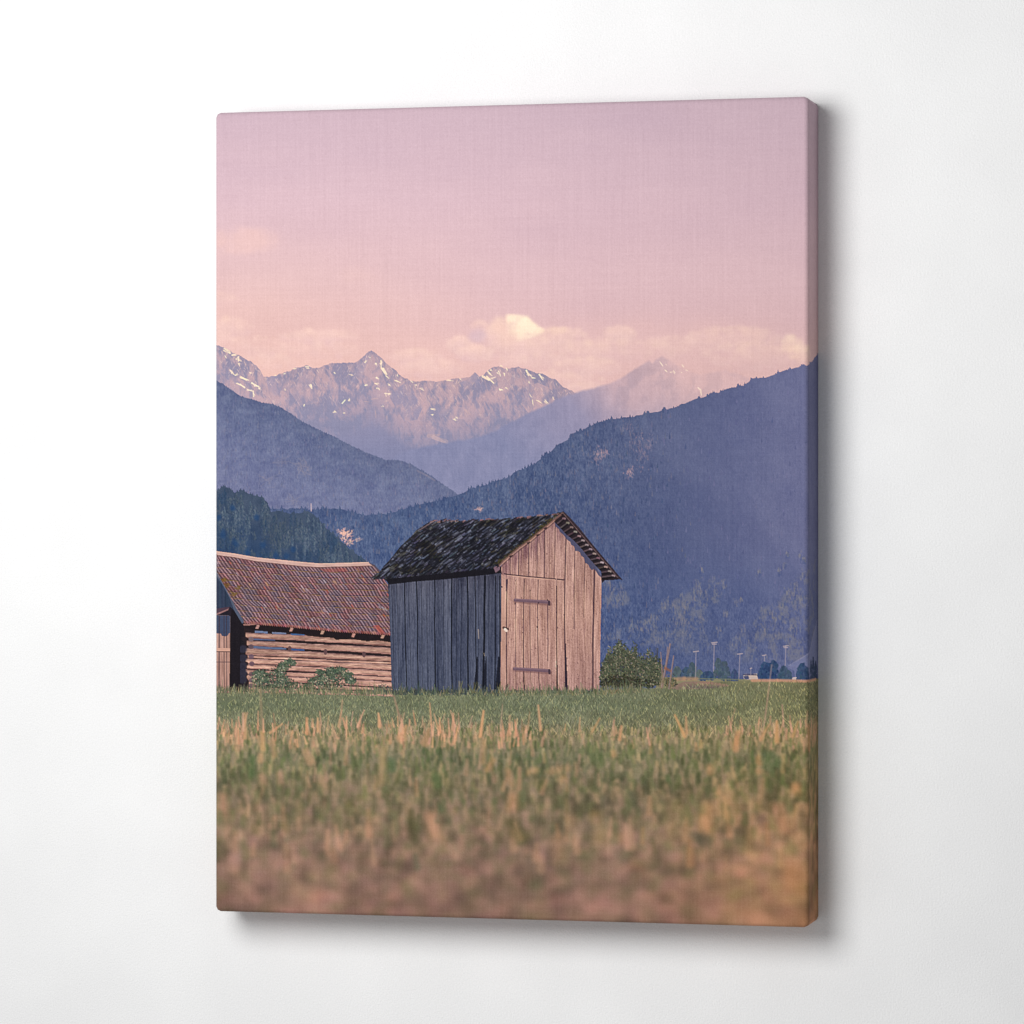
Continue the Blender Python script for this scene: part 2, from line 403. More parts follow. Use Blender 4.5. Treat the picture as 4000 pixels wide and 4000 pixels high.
# clearings with pale rock
for q, rx, ry, a, n in (((545, 950), 35, 30, .5, 45), ((510, 990), 25, 22, .4, 25), ((710, 1070), 22, 28, .6, 30), ((780, 940), 45, 90, .3, 70), ((740, 880), 40, 60, .22, 40), ((690, 790), 60, 30, .18, 40), ((840, 890), 25, 60, .2, 30)):
    cx, cy = Z2(q)[0]
    for _ in range(n):
        x = cx + rng.normal(0, rx * k2 * .6); y = cy + rng.normal(0, ry * k2 * .6)
        stroke(x, y, x + rng.normal(0, 1.2), y + rng.uniform(1, 5), 2.2, 1, jit((172, 144, 152), 8), a * rng.uniform(.4, 1), 1.)
for q, rx, ry, n, a in (((890, 1515), 40, 34, 60, .8), ((870, 1505), 20, 14, 26, .95), ((912, 1560), 22, 20, 24, .6), ((960, 1540), 26, 20, 14, .4), ((1730, 1350), 22, 14, 18, .5), ((840, 1490), 16, 14, 10, .4)):
    cx, cy = Z1(q)[0]
    for _ in range(n):
        x = cx + rng.normal(0, rx * k1 * .5); y = cy + rng.normal(0, ry * k1 * .5)
        stroke(x, y, x + rng.normal(1, 2), y - rng.uniform(0, 3), 2.4, 1.2, jit((222, 176, 164), 14), a * rng.uniform(.4, 1), 1.)
bm_ = np.zeros((NY, NX), f32)
for P_ in ([(80, 700), (340, 600), (480, 540), (620, 400), (760, 370), (900, 200), (1110, 210), (1040, 420), (900, 620), (700, 720), (400, 760)], [(1120, 760), (1240, 600), (1380, 470), (1520, 400), (1640, 240), (1752, 130), (2100, 60), (2100, 900), (1300, 860)],
           [(100, 240), (280, 230), (330, 420), (160, 480)], [(500, 720), (1000, 620), (1300, 700), (1752, 640), (1752, 880), (900, 900)]):
    m, sl = poly(Z5(P_)); bm_[sl] = np.maximum(bm_[sl], m * (.55 if P_[0][0] == 500 else 1))
for _ in range(14):
    bm_[1:-1, 1:-1] = (bm_[1:-1, 1:-1] + bm_[:-2, 1:-1] + bm_[2:, 1:-1] + bm_[1:-1, :-2] + bm_[1:-1, 2:]) / 5
cn = fbm(TX / 34, TY / 46, 4, 26); cf = fbm(TX / 7, TY / 12, 3, 28)
lay(bm_ * sm(.44, .64, cn * .6 + cf * .4) * .5 * below(rs), C(133, 130, 137))
# sunlit broadleaf trees low on the slope
CL = [(620, 420, 50), (700, 450, 60), (770, 430, 40), (730, 520, 60), (790, 590, 50), (700, 560, 45), (860, 250, 45), (870, 310, 40), (1070, 260, 28), (1010, 330, 26), (850, 380, 40), (930, 330, 20), (1170, 405, 22), (1210, 390, 18), (1090, 500, 30), (890, 540, 30),
      (460, 570, 55), (420, 600, 40), (520, 580, 40), (340, 610, 30), (330, 650, 40), (220, 650, 40), (150, 690, 40), (1260, 670, 40), (1270, 740, 45), (1230, 620, 30), (1330, 700, 30), (1380, 470, 25), (1470, 490, 25), (1480, 560, 45), (1530, 420, 20), (1550, 540, 40), (1400, 610, 40), (1650, 270, 30), (1700, 190, 22), (1640, 340, 55), (1690, 380, 50), (1600, 330, 35), (1680, 30, 20), (1710, 60, 20), (1555, 110, 15), (1515, 160, 14), (1350, 165, 20), (895, 140, 14), (1580, 20, 14), (740, 350, 16),
      (180, 290, 50), (260, 330, 40), (230, 400, 40), (160, 380, 40), (150, 250, 30), (640, 640, 40), (900, 640, 40), (1040, 620, 40), (1160, 700, 50), (560, 720, 50), (760, 700, 50), (960, 760, 45), (1300, 790, 50), (1500, 680, 50), (1640, 620, 40), (1600, 730, 40)]
for x, y, r in CL:
    cx, cy = Z5((x, y))[0]
    R = r * k5
    br = .62 if y < 640 else .32
    for _ in range(int(9 + R * 1.7)):
        dx, dy = rng.normal(0, .42, 2)
        c = jit((140, 134, 137) if rng.random() < .75 else (112, 114, 138), 6)
        px, py = cx + dx * R, cy + dy * R * 1.5
        stroke(px, py, px + rng.normal(0, .6), py + rng.uniform(1.5, 5), 1.6, 2.4, c, br * rng.uniform(.18, .6), 1.1)
    for _ in range(int(3 + R * .4)):
        px, py = cx + rng.normal(0, .6) * R, cy + rng.normal(.4, .6) * R
        stroke(px, py, px, py + 6, 2, 2.5, jit((70, 84, 130), 4), .3, 1.)

# ---- thin mast and the dark wood on the left
stroke(*Z1((672, 1318))[0], *Z1((673, 1362))[0], 1.6, 2.2, (196, 176, 182), .8, 1.)
dw = ridge([Z1([(-60, 1245), (70, 1240), (100, 1225), (130, 1210), (165, 1225), (190, 1250), (240, 1235), (280, 1255), (330, 1270), (375, 1285), (405, 1330),
                (420, 1370), (470, 1362), (540, 1382), (600, 1378), (650, 1362), (690, 1388), (730, 1432), (770, 1477), (830, 1522), (880, 1572),
                (930, 1622), (1000, 1665), (1060, 1720), (1120, 1900), (1150, 2600)])], 1.2, (260, 1., 6.5, .42), 71)
dd = (YY - dw[None, :]) / SC
v = fbm(TX / 26, TY / 40, 4, 73)
base = grad(dd, [(0, (64, 78, 100)), (80, (60, 74, 97)), (200, (50, 70, 100)), (330, (44, 70, 108))])
base += ((v - .5) * 26)[..., None] * C(1, .9, .8)
lay(below(dw), base, 'dark_wood')
trees = []
for _ in range(330):
    x = rng.uniform(820, 1500); px, _y = M((x, 2000))[0]
    ix = int(np.clip(px, 0, NX - 1)); y = dw[ix] + rng.uniform(0, 165) * rng.uniform(.1, 1)
    trees.append((y, px))
for y, px in sorted(trees):
    h = rng.uniform(14, 36); w = h * rng.uniform(.34, .6)
    g = vn(np.array(px / 30), np.array(y / 26), 75)
    lt = C(92, 102, 112) * (.72 + .5 * g) if g > .38 else C(58, 78, 104)
    dk = C(38, 58, 86)
    for k in range(int(h * 2.2)):
        t = rng.random() ** .8
        ww = w * (.1 + t * .9) * .5
        xx = px + rng.normal(0, .55) * ww; yy = y + h * t
        sh_ = np.clip(.55 + .45 * (xx - px) / max(ww, 1) + rng.normal(0, .2), 0, 1)
        stroke(xx, yy, xx + rng.normal(0, .8), yy + rng.uniform(1, 3), 1.2, 2., jit(dk * (1 - sh_) + lt * sh_, 5), .5 * (1 - .5 * t), 1.)
for q, r in (((370, 1570), 30), ((200, 1560), 32), ((120, 1500), 30), ((270, 1620), 20), ((520, 1640), 26), ((450, 1640), 20), ((560, 1600), 14), ((330, 1400), 14), ((180, 1340), 14), ((90, 1400), 14)):
    cx, cy = Z1(q)[0]
    for _ in range(10):
        stroke(cx + rng.normal(0, r * k1 * .4), cy + rng.normal(0, r * k1 * .5), cx + rng.normal(0, r * k1 * .3), cy + r * k1 * rng.random(), 4, 5, (36, 66, 106), .22, 2.5)

# ---- far field edge, trees, buildings and flood-light masts on the right
P = Z5([(560, 1014), (700, 1008), (1000, 1018), (1340, 1030), (1752, 1034), (2150, 1040), (2150, 1500), (400, 1500)])
fillp(P, C(140, 134, 104), 'meadow')


def tree(x, y0, y1, w, col, n=60, name='far_tree'):
    for i in range(n):
        t = rng.random(); ww = w * (.25 + .75 * math.sin(min(t * 1.25, 1) * math.pi * .55))
        p = Z5((x + rng.uniform(-1, 1) * ww * .5, y0 + (y1 - y0) * t))[0]
        stroke(p[0], p[1], p[0] + rng.normal(0, 1), p[1] + rng.uniform(1, 4), 3.4, 3.4, jit(col, 7), .85, 1., name)


fillp(Z5([(1590, 935), (1600, 918), (1735, 832), (2150, 560), (2150, 1035), (1640, 1032), (1635, 960)]), C(126, 130, 166), 'far_building', .7)
line(Z5([(1592, 917), (1740, 828), (2150, 575)]), 1.4, (160, 156, 182), .5)
line(Z5([(1592, 930), (1740, 926)]), 1.4, (112, 112, 146), .5)
for x in (1620, 1650, 1680, 1710): line(Z5([(x, 940), (x, 1020)]), 2, (100, 106, 146), .5)
fillp(Z5([(1230, 985), (1340, 982), (1345, 1030), (1232, 1026)]), C(200, 180, 172), 'far_shed')
fillp(Z5([(1225, 986), (1285, 980), (1352, 988), (1350, 996), (1225, 996)]), C(84, 84, 112), 'far_shed')
fillp(Z5([(1232, 1000), (1272, 998), (1275, 1026), (1236, 1024)]), C(74, 82, 116))
fillp(Z5([(1600, 1012), (1660, 1010), (1662, 1030), (1600, 1030)]), C(196, 180, 182))
for a in ((705, 930, 1010, 70, (84, 98, 104)), (780, 935, 1012, 90, (62, 82, 104)), (825, 895, 1012, 70, (76, 92, 104)), (880, 955, 1015, 60, (92, 104, 106)),
          (950, 968, 1018, 110, (58, 78, 108)), (1030, 855, 1020, 62, (76, 92, 104)), (1080, 880, 1020, 90, (72, 88, 104)), (1160, 950, 1022, 50, (66, 82, 116)),
          (1400, 890, 1026, 96, (52, 74, 112)), (1470, 880, 1026, 100, (54, 76, 110)), (1430, 900, 1026, 110, (48, 70, 108)), (1550, 925, 1026, 80, (64, 84, 108)), (1590, 960, 1026, 40, (70, 88, 110)),
          (1700, 900, 1030, 90, (60, 80, 112)), (1730, 930, 1030, 60, (56, 74, 108)), (1850, 880, 1034, 120, (48, 62, 92)), (1960, 860, 1036, 140, (48, 62, 92)), (2080, 900, 1036, 140, (48, 62, 92))):
    tree(*a[:4], a[4], int(20 + a[3] * .9))
line(Z5([(600, 1016), (1000, 1024), (1240, 1030)]), 1.6, (118, 124, 104), .8)
MC = (180, 166, 174)
for x0, y0, x1, y1, w, hw in ((855, 806, 850, 1016, 2.0, 20), (999, 735, 993, 962, 2.4, 22), (1203, 825, 1194, 1026, 2.1, 20), (1396, 836, 1397, 880, 1.8, 14),
                              (1567, 762, 1562, 915, 2.4, 20), (1290, 940, 1289, 1000, 1.6, 6)):
    p, q = Z5([(x0, y0), (x1, y1)])
    stroke(*p, *q, w * .55, w * .65, MC, .6, 1., 'floodlight_mast' + str(x0))
    p, q = Z5([(x0 - hw, y0 + 2), (x0 + hw, y0 - 3)])
    stroke(*p, *q, 1.6, 1.6, (196, 178, 178), .7, 1., 'floodlight_mast' + str(x0))
    if w > 2.2:
        p, q = Z5([(x0 - hw * .7, y0 + 12), (x0 + hw * .7, y0 + 12)])
        stroke(*p, *q, 1.6, 1.6, (196, 176, 182), .7, 1., 'floodlight_mast' + str(x0))

# ---- the meadow: colour by distance
GST = [(2600, (136, 132, 102)), (2680, (112, 116, 92)), (2760, (110, 116, 91)), (2830, (120, 121, 95)), (2885, (142, 129, 101)), (2960, (122, 118, 92)),
       (3100, (127, 114, 91)), (3250, (137, 115, 97)), (3400, (149, 118, 104)), (3640, (152, 115, 103))]


def gcol(x, y):
    c = np.array([np.interp(y, [s[0] for s in GST], [s[1][k] for s in GST]) for k in range(3)])
    r = np.clip((x - 2450) / 700, 0, 1)
    return c + r * np.array([26, 14, -2]) * np.interp(y, [2650, 3000, 3640], [.5, .55, 1.25])


gy = ridge([M([(600, 2694), (900, 2696), (1300, 2700), (1700, 2702), (2000, 2704), (2340, 2700), (2480, 2690), (2640, 2690), (2700, 2672), (2850, 2662), (3160, 2662), (3400, 2664)])])
R = np.clip((TX - 2450) / 700, 0, 1)
base = grad(TY, GST) + (R * np.interp(TY, [2650, 3000, 3640], [.5, .55, 1.25]).astype(f32))[..., None] * C(26, 14, -2)
base += ((fbm(TX / 120, TY / 60, 4, 80) - .5) * 30)[..., None] * C(1, .8, .6)
lay(below(gy, 2), base, 'meadow')
# orange far strip and bare patch
line(Z5([(680, 1028), (760, 1022), (860, 1024)]), 5, (178, 138, 112), .7, 2.)
line(Z5([(1300, 1037), (1500, 1036), (1752, 1042), (2100, 1046)]), 4, (205, 152, 124), .85, 1.4)
m, sl = poly(Z5([(640, 1100), (690, 1070), (760, 1046), (900, 1042), (1040, 1056), (1135, 1078), (1050, 1092), (880, 1104), (720, 1112)]))
lay(m * (.5 + .5 * fbm(TX[sl] / 30, TY[sl] / 8, 4, 82)), C(140, 112, 104), None, sl)
line(Z5([(860, 1062), (960, 1056), (1090, 1072)]), 3.5, (168, 128, 112), .5, 1.5)
line(Z5([(790, 1086), (950, 1092), (1030, 1086)]), 3, (98, 88, 92), .5, 2.)

# ---- barn and shed on the left
ridge_t = [(-320, 500), (30, 578), (200, 600), (400, 635), (600, 655), (800, 675), (950, 688), (1100, 685), (1250, 680), (1390, 675)]
eave = [(290, 1212), (500, 1230), (700, 1246), (900, 1265), (1100, 1285), (1300, 1297), (1500, 1312), (1600, 1316)]
fillp(Z4([(-400, 700), (30, 750), (300, 1215), (320, 1830), (-400, 1830)]), C(30, 28, 40), 'barn/gable')
g, sl = fillp(Z4([(-400, 650), (30, 780), (80, 850), (150, 960), (240, 1120), (165, 1080), (30, 1100), (-400, 1130)]), C(49, 60, 82), 'barn/gable')
with clip(g, sl):
    for _ in range(120):
        x = rng.uniform(-300, 260); p = Z4([(x, 700), (x + 4, 1150)])
        stroke(*p[0], *p[1], 1.5, 1.5, jit((47, 57, 78), 9), .35)
fillp(Z4([(150, 1080), (165, 1085), (290, 1215), (300, 1290), (310, 1830), (150, 1830), (160, 1150)]), C(26, 21, 28), 'barn/gable')
fillp(Z4([(18, 745), (32, 745), (80, 825), (150, 950), (230, 1095), (292, 1205), (268, 1222), (195, 1100), (160, 1000), (90, 870), (20, 780)]), C(78, 86, 106), 'barn/verge_board')
line(Z4([(30, 748), (80, 826), (150, 952), (230, 1098), (292, 1206)]), 2.0, (150, 140, 146), .7)
# log wall
fillp(Z4([(285, 1210), (1605, 1310), (1605, 1860), (300, 1830)]), C(36, 26, 30), 'barn/log_wall')
for q in ((382, 1285, 495, 1310, (104, 116, 146)), (530, 1296, 660, 1318, (112, 118, 142)), (700, 1310, 822, 1328, (64, 92, 132)), (1000, 1330, 1052, 1352, (88, 100, 104)), (940, 1335, 965, 1350, (80, 92, 100)),
          (370, 1346, 560, 1372, (84, 92, 122)), (368, 1418, 660, 1452, (92, 102, 130)), (700, 1440, 822, 1465, (56, 84, 128))):
    fillp(Z4([(q[0], q[1]), (q[2], q[1] + (q[2] - q[0]) * .07), (q[2], q[3]), (q[0], q[3] - 4)]), C(*q[4]))
LOG = [(1300, 1348, 1374, 1424), (1374, 1416, 1440, 1498), (1440, 1502, 1516, 1560), (1508, 1526, 1566, 1582), (1533, 1574, 1587, 1636), (1582, 1620, 1645, 1692), (1627, 1668, 1698, 1732),
       (1676, 1724, 1740, 1790), (1731, 1772, 1800, 1826), (1780, 1830, 1834, 1870)]
NL = fbm(TX / 70, TY / 5, 4, 84); NL2 = fbm(TX / 26, TY / 7, 3, 86)
for i, (a0, b0, a1, b1) in enumerate(LOG):
    xs = np.linspace(302 + (i % 2) * 10 if i < 8 else 330, 1606, 26)
    wob = np.cumsum(rng.normal(0, 1.3, 26)); wob -= np.linspace(0, wob[-1], 26)
    top = a0 + (a1 - a0) * (xs - 302) / 1283 + wob; bot = b0 + (b1 - b0) * (xs - 302) / 1283 + wob * .6 + rng.normal(0, 1.2, 26)
    P = Z4(np.r_[np.c_[xs, top], np.c_[xs, bot][::-1]])
    m, sl = poly(P)
    Pt, Pb = Z4(np.c_[xs, top]), Z4(np.c_[xs, bot])
    cx = XX[sl][0]
    v = (YY[sl] - np.interp(cx, Pt[:, 0], Pt[:, 1])[None]) / np.maximum(np.interp(cx, Pt[:, 0], Pt[:, 1] * 0 + Pb[:, 1] - Pt[:, 1])[None], 1)
    c = grad(v, [(0, (146, 112, 110)), (.25, (186, 143, 128)), (.6, (200, 157, 138)), (.9, (168, 122, 112)), (1.1, (110, 78, 80))])
    if i in (0, 1, 2): c = c * .9
    c = c + ((NL[sl] - .5) * 84 + (NL2[sl] - .5) * 50 + (fbm(TX[sl] / 12, TY[sl] / 3, 2, 98) - .5) * 40)[..., None] * C(1, .9, .8)
    lay(m, c, 'barn/log_wall', sl)
    for _ in range(5):
        x = rng.uniform(330, 1500); t = rng.random(); Lx = rng.uniform(40, 220)
        y = np.interp(x, xs, top) * (1 - t) + np.interp(x, xs, bot) * t
        p = Z4([(x, y), (x + Lx, y + Lx * .06)])
        stroke(*p[0], *p[1], 1, .6, (110, 80, 84), .5)
with clip(*poly(Z4([(250, 1210), (380, 1215), (380, 1835), (250, 1835)]))):
    for y in (1360, 1428, 1517, 1580, 1672, 1727, 1775):
        p = Z4((346 + rng.uniform(-4, 6), y))[0]
        stroke(p[0], p[1], p[0] + 1, p[1], 8, 8, jit((108, 86, 94), 10), .9, 1.2)
        stroke(p[0] - 13, p[1], p[0] - 9, p[1], 7, 7, (36, 27, 33), .9, 1.2)
    for y in (1450, 1530, 1600, 1660, 1720):
        p = Z4((270, y))[0]; stroke(p[0], p[1], p[0] + 2, p[1], 12, 12, (50, 50, 68), .7, 1.5)
for x, y in ((690, 1448), (1008, 1476), (1350, 1498)):
    p = Z4((x, y))[0]; stroke(p[0], p[1] - 2, p[0], p[1] + 2, 6, 5, (96, 70, 72), .95, 1.)
# deep shade under the eave, rafter ends
ex = [e[0] for e in eave]; ey = [e[1] for e in eave]
P = np.r_[np.array([(x, y) for x, y in eave]), np.array([(1606, 1392), (1480, 1372), (1380, 1380), (1250, 1362), (1100, 1366), (1080, 1350), (980, 1345), (840, 1330), (820, 1310), (690, 1300), (560, 1292), (540, 1322), (500, 1290), (380, 1282), (300, 1262), (285, 1230)])]
fillp(Z4(P), C(30, 22, 26), 'barn/log_wall')
for q in ((382, 1290, 495, 1306, (104, 116, 146)), (534, 1298, 658, 1316, (112, 118, 142)), (702, 1312, 820, 1328, (64, 92, 132))):
    fillp(Z4([(q[0], q[1]), (q[2], q[1] + 8), (q[2], q[3]), (q[0], q[3] - 4)]), C(*q[4]))
for x, y in ((405, 1250), (705, 1274), (980, 1300), (1255, 1325), (1515, 1336)):
    fillp(Z4([(x - 18, y + 16), (x - 4, y - 18), (x + 20, y - 12), (x + 6, y + 18)]), jit((176, 132, 122), 8))
line(Z4([(285, 1232), (330, 1232), (385, 1226)]), 2.4, (160, 116, 108), .9)
# tiled roof
RP = Z4(ridge_t + [(1410, 690), (1470, 740), (1560, 870), (1606, 900), (1606, 1316)] + eave[::-1] + [(230, 1110), (150, 960), (80, 832), (30, 752), (-320, 300)])
m, sl = poly(RP)
ux = (TX[sl] - 830) / .44; uy = (TY[sl] - 1900) / .44
yr = np.interp(ux, [p[0] for p in ridge_t], [p[1] for p in ridge_t]); ye = np.interp(ux, [0] + ex, [1185] + ey)
v = (uy - yr - 30) / (ye - yr - 30)
NR = 11
row = np.floor(v * NR); fv = v * NR - row
u = ux - .74 * uy + 3 * (fbm(ux / 200, uy / 90, 2, 87) - .5) * 10
per = 30.
ti = np.floor(u / per); ft = u / per - ti
hsh = TAB[5][(row.astype(int) * 7) & 255, (ti.astype(int)) & 255]
hs2 = TAB[6][(row.astype(int) * 3 + 11) & 255, (ti.astype(int)) & 255]
patch = fbm(ux / 110, uy / 60, 3, 88)
c = C(120, 92, 98) + ((hsh - .5) * .6 + (TAB[8][3, ti.astype(int) & 255] - .5) * .6)[..., None] * C(30, 22, 24)
red = (hs2 > .86) | ((patch > .64) & (hs2 > .45))
c = c + (red * 1.)[..., None] * C(7, -5, -6)
gry = (hs2 < .15) | (patch < .36)
c = c + (gry * 1.)[..., None] * C(-9, 0, 5)
prof = (-10 - 34 * np.cos(ft * 2 * math.pi) + 9 * np.cos(ft * 4 * math.pi)) * (.65 + .5 * hsh)
c = c + prof[..., None] * C(1, .88, .84)
c = c + (np.where(fv < .16, 14, np.where(fv > .86, -30, 0)))[..., None] * C(1, .8, .4)
moss = sm(.42, .62, fbm(ux / 30, uy / 9, 3, 90)) * ((fv < .13) | (fv > .93))
c = c + moss[..., None] * (C(128, 98, 62) - c) * .65
c = c + ((fbm(ux / 5, uy / 5, 2, 92) - .5) * 30)[..., None]
c = c - (sm(1.06, .86, v) * 0)[..., None]
lay(m, c, 'barn/roof', sl)
with clip(m, sl):
    for _ in range(60):
        x = rng.uniform(40, 1560); y = rng.uniform(650, 1300); p = Z4([(x, y), (x + 14, y + 20)])
        stroke(*p[0], *p[1], 2.5, 2, [(196, 180, 186), (188, 84, 66), (80, 62, 74), (196, 150, 110)][rng.integers(4)], .5)
    fillp(Z4([(1440, 1238), (1480, 1236), (1545, 1312), (1490, 1312)]), C(190, 82, 66), None, .6)
    fillp(Z4([(960, 735), (1190, 730), (1210, 760), (1000, 765)]), C(170, 84, 72), None, .4)
    for q in ((100, 835, 40), (200, 965, 24), (130, 880, 20), (240, 900, 18)):
        p = Z4(q[:2])[0]
        for _ in range(14): stroke(p[0] + rng.normal(0, q[2] * .15), p[1] + rng.normal(0, 2), p[0] + rng.normal(0, q[2] * .15), p[1] + rng.normal(0, 2), 2, 2, jit((112, 84, 44), 12), .5)
for i in range(66):
    x = 290 + i * 20; y = np.interp(x, ex, ey); p = Z4((x, y))[0]
    stroke(p[0], p[1] - 1, p[0] + 1.5, p[1] + 1.2, 3.2, 2.2, jit((150, 96, 92), 12), .9)
line(Z4([(1400, 690), (1440, 706), (1500, 770), (1590, 880)]), 3, (84, 70, 80), .8)
# pale ridge capping
rt = np.array(ridge_t); P = np.r_[rt, np.array([(1400, 690), (1425, 706), (1250, 712), (1100, 716), (950, 720), (800, 712), (600, 690), (400, 668), (200, 632), (30, 610), (-320, 540)])]
m, sl = poly(Z4(P))
lay(m, C(200, 163, 154) + ((fbm(TX[sl] / 40, TY[sl] / 6, 3, 94) - .5) * 30)[..., None], 'barn/ridge_cap', sl)
line(Z4(np.c_[rt[:, 0], rt[:, 1] + 3]), 1.4, (230, 190, 172), .6)
line(Z4([(30, 614), (200, 636), (400, 671), (600, 693), (800, 715), (950, 723), (1100, 719), (1250, 715), (1400, 709)]), 1.6, (104, 66, 66), .6)
# shed at the very edge
S = Z4([(-400, 1150), (160, 1150), (162, 1300), (160, 1480), (155, 1840), (-400, 1840)])
m, sl = poly(S)
pl = fbm((TX[sl]) / 6, TY[sl] / 90, 4, 96)
lay(m, C(176, 136, 124) + ((pl - .5) * 80)[..., None] * C(1, .9, .85), 'shed/wall', sl)
with clip(m, sl):
    fillp(Z4([(-400, 1140), (165, 1140), (165, 1305), (150, 1310), (140, 1330), (120, 1336), (90, 1334), (80, 1312), (30, 1308), (-400, 1310)]), C(62, 72, 98))
    for x in (50, 108, 68, 130, -40, -100, -170, -240):
        p = Z4([(x, 1150), (x + 2, 1840)]); stroke(*p[0], *p[1], 1.4, 1.4, (60, 46, 56), .75)
    fillp(Z4([(-400, 1440), (162, 1440), (162, 1470), (-400, 1470)]), C(204, 158, 140))
    line(Z4([(-400, 1472), (160, 1472)]), 1.6, (80, 58, 62), .8)
    line(Z4([(-400, 1565), (158, 1565)]), 1.6, (96, 72, 76), .7)
fillp(Z4([(-400, 1110), (30, 1092), (158, 1072), (155, 1092), (62, 1140), (20, 1152), (-400, 1200)]), C(74, 56, 70), 'shed/roof')
line(Z4([(-200, 1190), (30, 1142), (70, 1128), (150, 1094)]), 2.2, (160, 118, 116), .8)
fillp(Z4([(160, 1070), (176, 1085), (168, 1160), (150, 1150), (140, 1110)]), C(34, 28, 38))

# ---- leafy shrubs before the barn


def leaves(zf, k, cs, n, name, dark=(44, 54, 50), mids=((74, 88, 72), (92, 104, 84), (62, 78, 66)), lights=((140, 142, 118), (168, 160, 136)), pl=.14, size=(.8, 2.6)):
    for i in range(n):
        cx, cy, rx, ry = cs[rng.integers(len(cs))]
        a = rng.uniform(0, 2 * math.pi); r = math.sqrt(rng.random()) * rng.uniform(.7, 1.12)
        x, y = zf((cx + rx * r * math.cos(a), cy + ry * r * math.sin(a)))[0]
        q = rng.random()
        c = jit(dark, 6) if i < n * .35 else jit(lights[rng.integers(len(lights))], 10) if q < pl else jit(mids[rng.integers(len(mids))], 9)
        L = rng.uniform(*size); an = rng.normal(.2, .9)
        stroke(x, y, x + L * math.cos(an) * (1 if rng.random() < .5 else -1), y + L * math.sin(an), 1.0, rng.uniform(1.3, 2.6), c, .85, 1., name)


for st, nm in (([(400, 1800), (520, 1700), (600, 1620), (690, 1545)], 'shrub_a'), ([(460, 1800), (480, 1700), (400, 1650)], 'shrub_a'),
               ([(1000, 1810), (1020, 1700), (1080, 1620)], 'shrub_b'), ([(1020, 1810), (1130, 1700), (1240, 1680)], 'shrub_b')):
    line(Z4(st), 1.6, (60, 56, 50), .8, 1., nm)
SA = [(480, 1690, 110, 50), (420, 1710, 70, 50), (590, 1650, 60, 45), (640, 1600, 50, 40), (690, 1560, 40, 30), (720, 1570, 25, 20), (500, 1760, 150, 50), (640, 1750, 110, 50), (620, 1700, 60, 40), (420, 1660, 60, 20)]
SB = [(1080, 1640, 80, 30), (1010, 1690, 80, 50), (1120, 1690, 110, 55), (930, 1730, 80, 40), (1060, 1760, 150, 45), (1200, 1680, 60, 30), (1230, 1730, 50, 30), (960, 1650, 40, 20), (1150, 1625, 40, 14)]
for cs_, nm in ((SA, 'shrub_a'), (SB, 'shrub_b')):
    for cx, cy, rx, ry in cs_:
        for _ in range(int(rx * ry / 120)):
            x, y = Z4((cx + rng.normal(0, rx * .42), cy + rng.normal(0, ry * .42)))[0]
            stroke(x, y, x + rng.normal(0, 2), y + 1, 2, 2, jit((50, 58, 50), 7), .55, 1., nm)
leaves(Z4, k4, SA, 1300, 'shrub_a'); leaves(Z4, k4, SB, 1200, 'shrub_b')
leaves(Z4, k4, [(760, 1780, 120, 40), (860, 1790, 60, 35), (560, 1790, 150, 30)], 260, 'shrub_a', mids=((66, 80, 62), (80, 92, 70)), pl=.05)
leaves(Z4, k4, [(1520, 1800, 70, 40), (1480, 1815, 60, 20)], 120, 'meadow', (50, 54, 58), ((70, 72, 72), (84, 84, 80)), pl=.03)

# ---- the hut
# side wall in shade
SW = Z3([(205, 640), (985, 560), (985, 900), (980, 1405), (600, 1415), (232, 1392), (222, 1000)])
m, sl = poly(SW)
gr = fbm(TX[sl] / 3.4, TY[sl] / 85, 4, 100); gr2 = fbm(TX[sl] / 16, TY[sl] / 170, 3, 102)
bs = grad(TY[sl], [(2230, (65, 65, 81)), (2330, (76, 79, 97)), (2500, (70, 75, 95)), (2690, (74, 80, 100))])
PXB = 1400 + .5694 * np.array([270, 328, 358, 406, 438, 476, 530, 590, 646, 702, 753, 804, 868, 900, 945])
pts_ = (TAB[10][0, :20][np.searchsorted(PXB, TX[sl])] - .5) * 26
lay(m, bs + (pts_ + (gr - .5) * 40 + (gr2 - .5) * 30 + (fbm(TX[sl] / 3.2, TY[sl] / 9, 2, 99) - .5) * 24)[..., None] * C(1, .98, .95), 'hut/side_wall', sl)
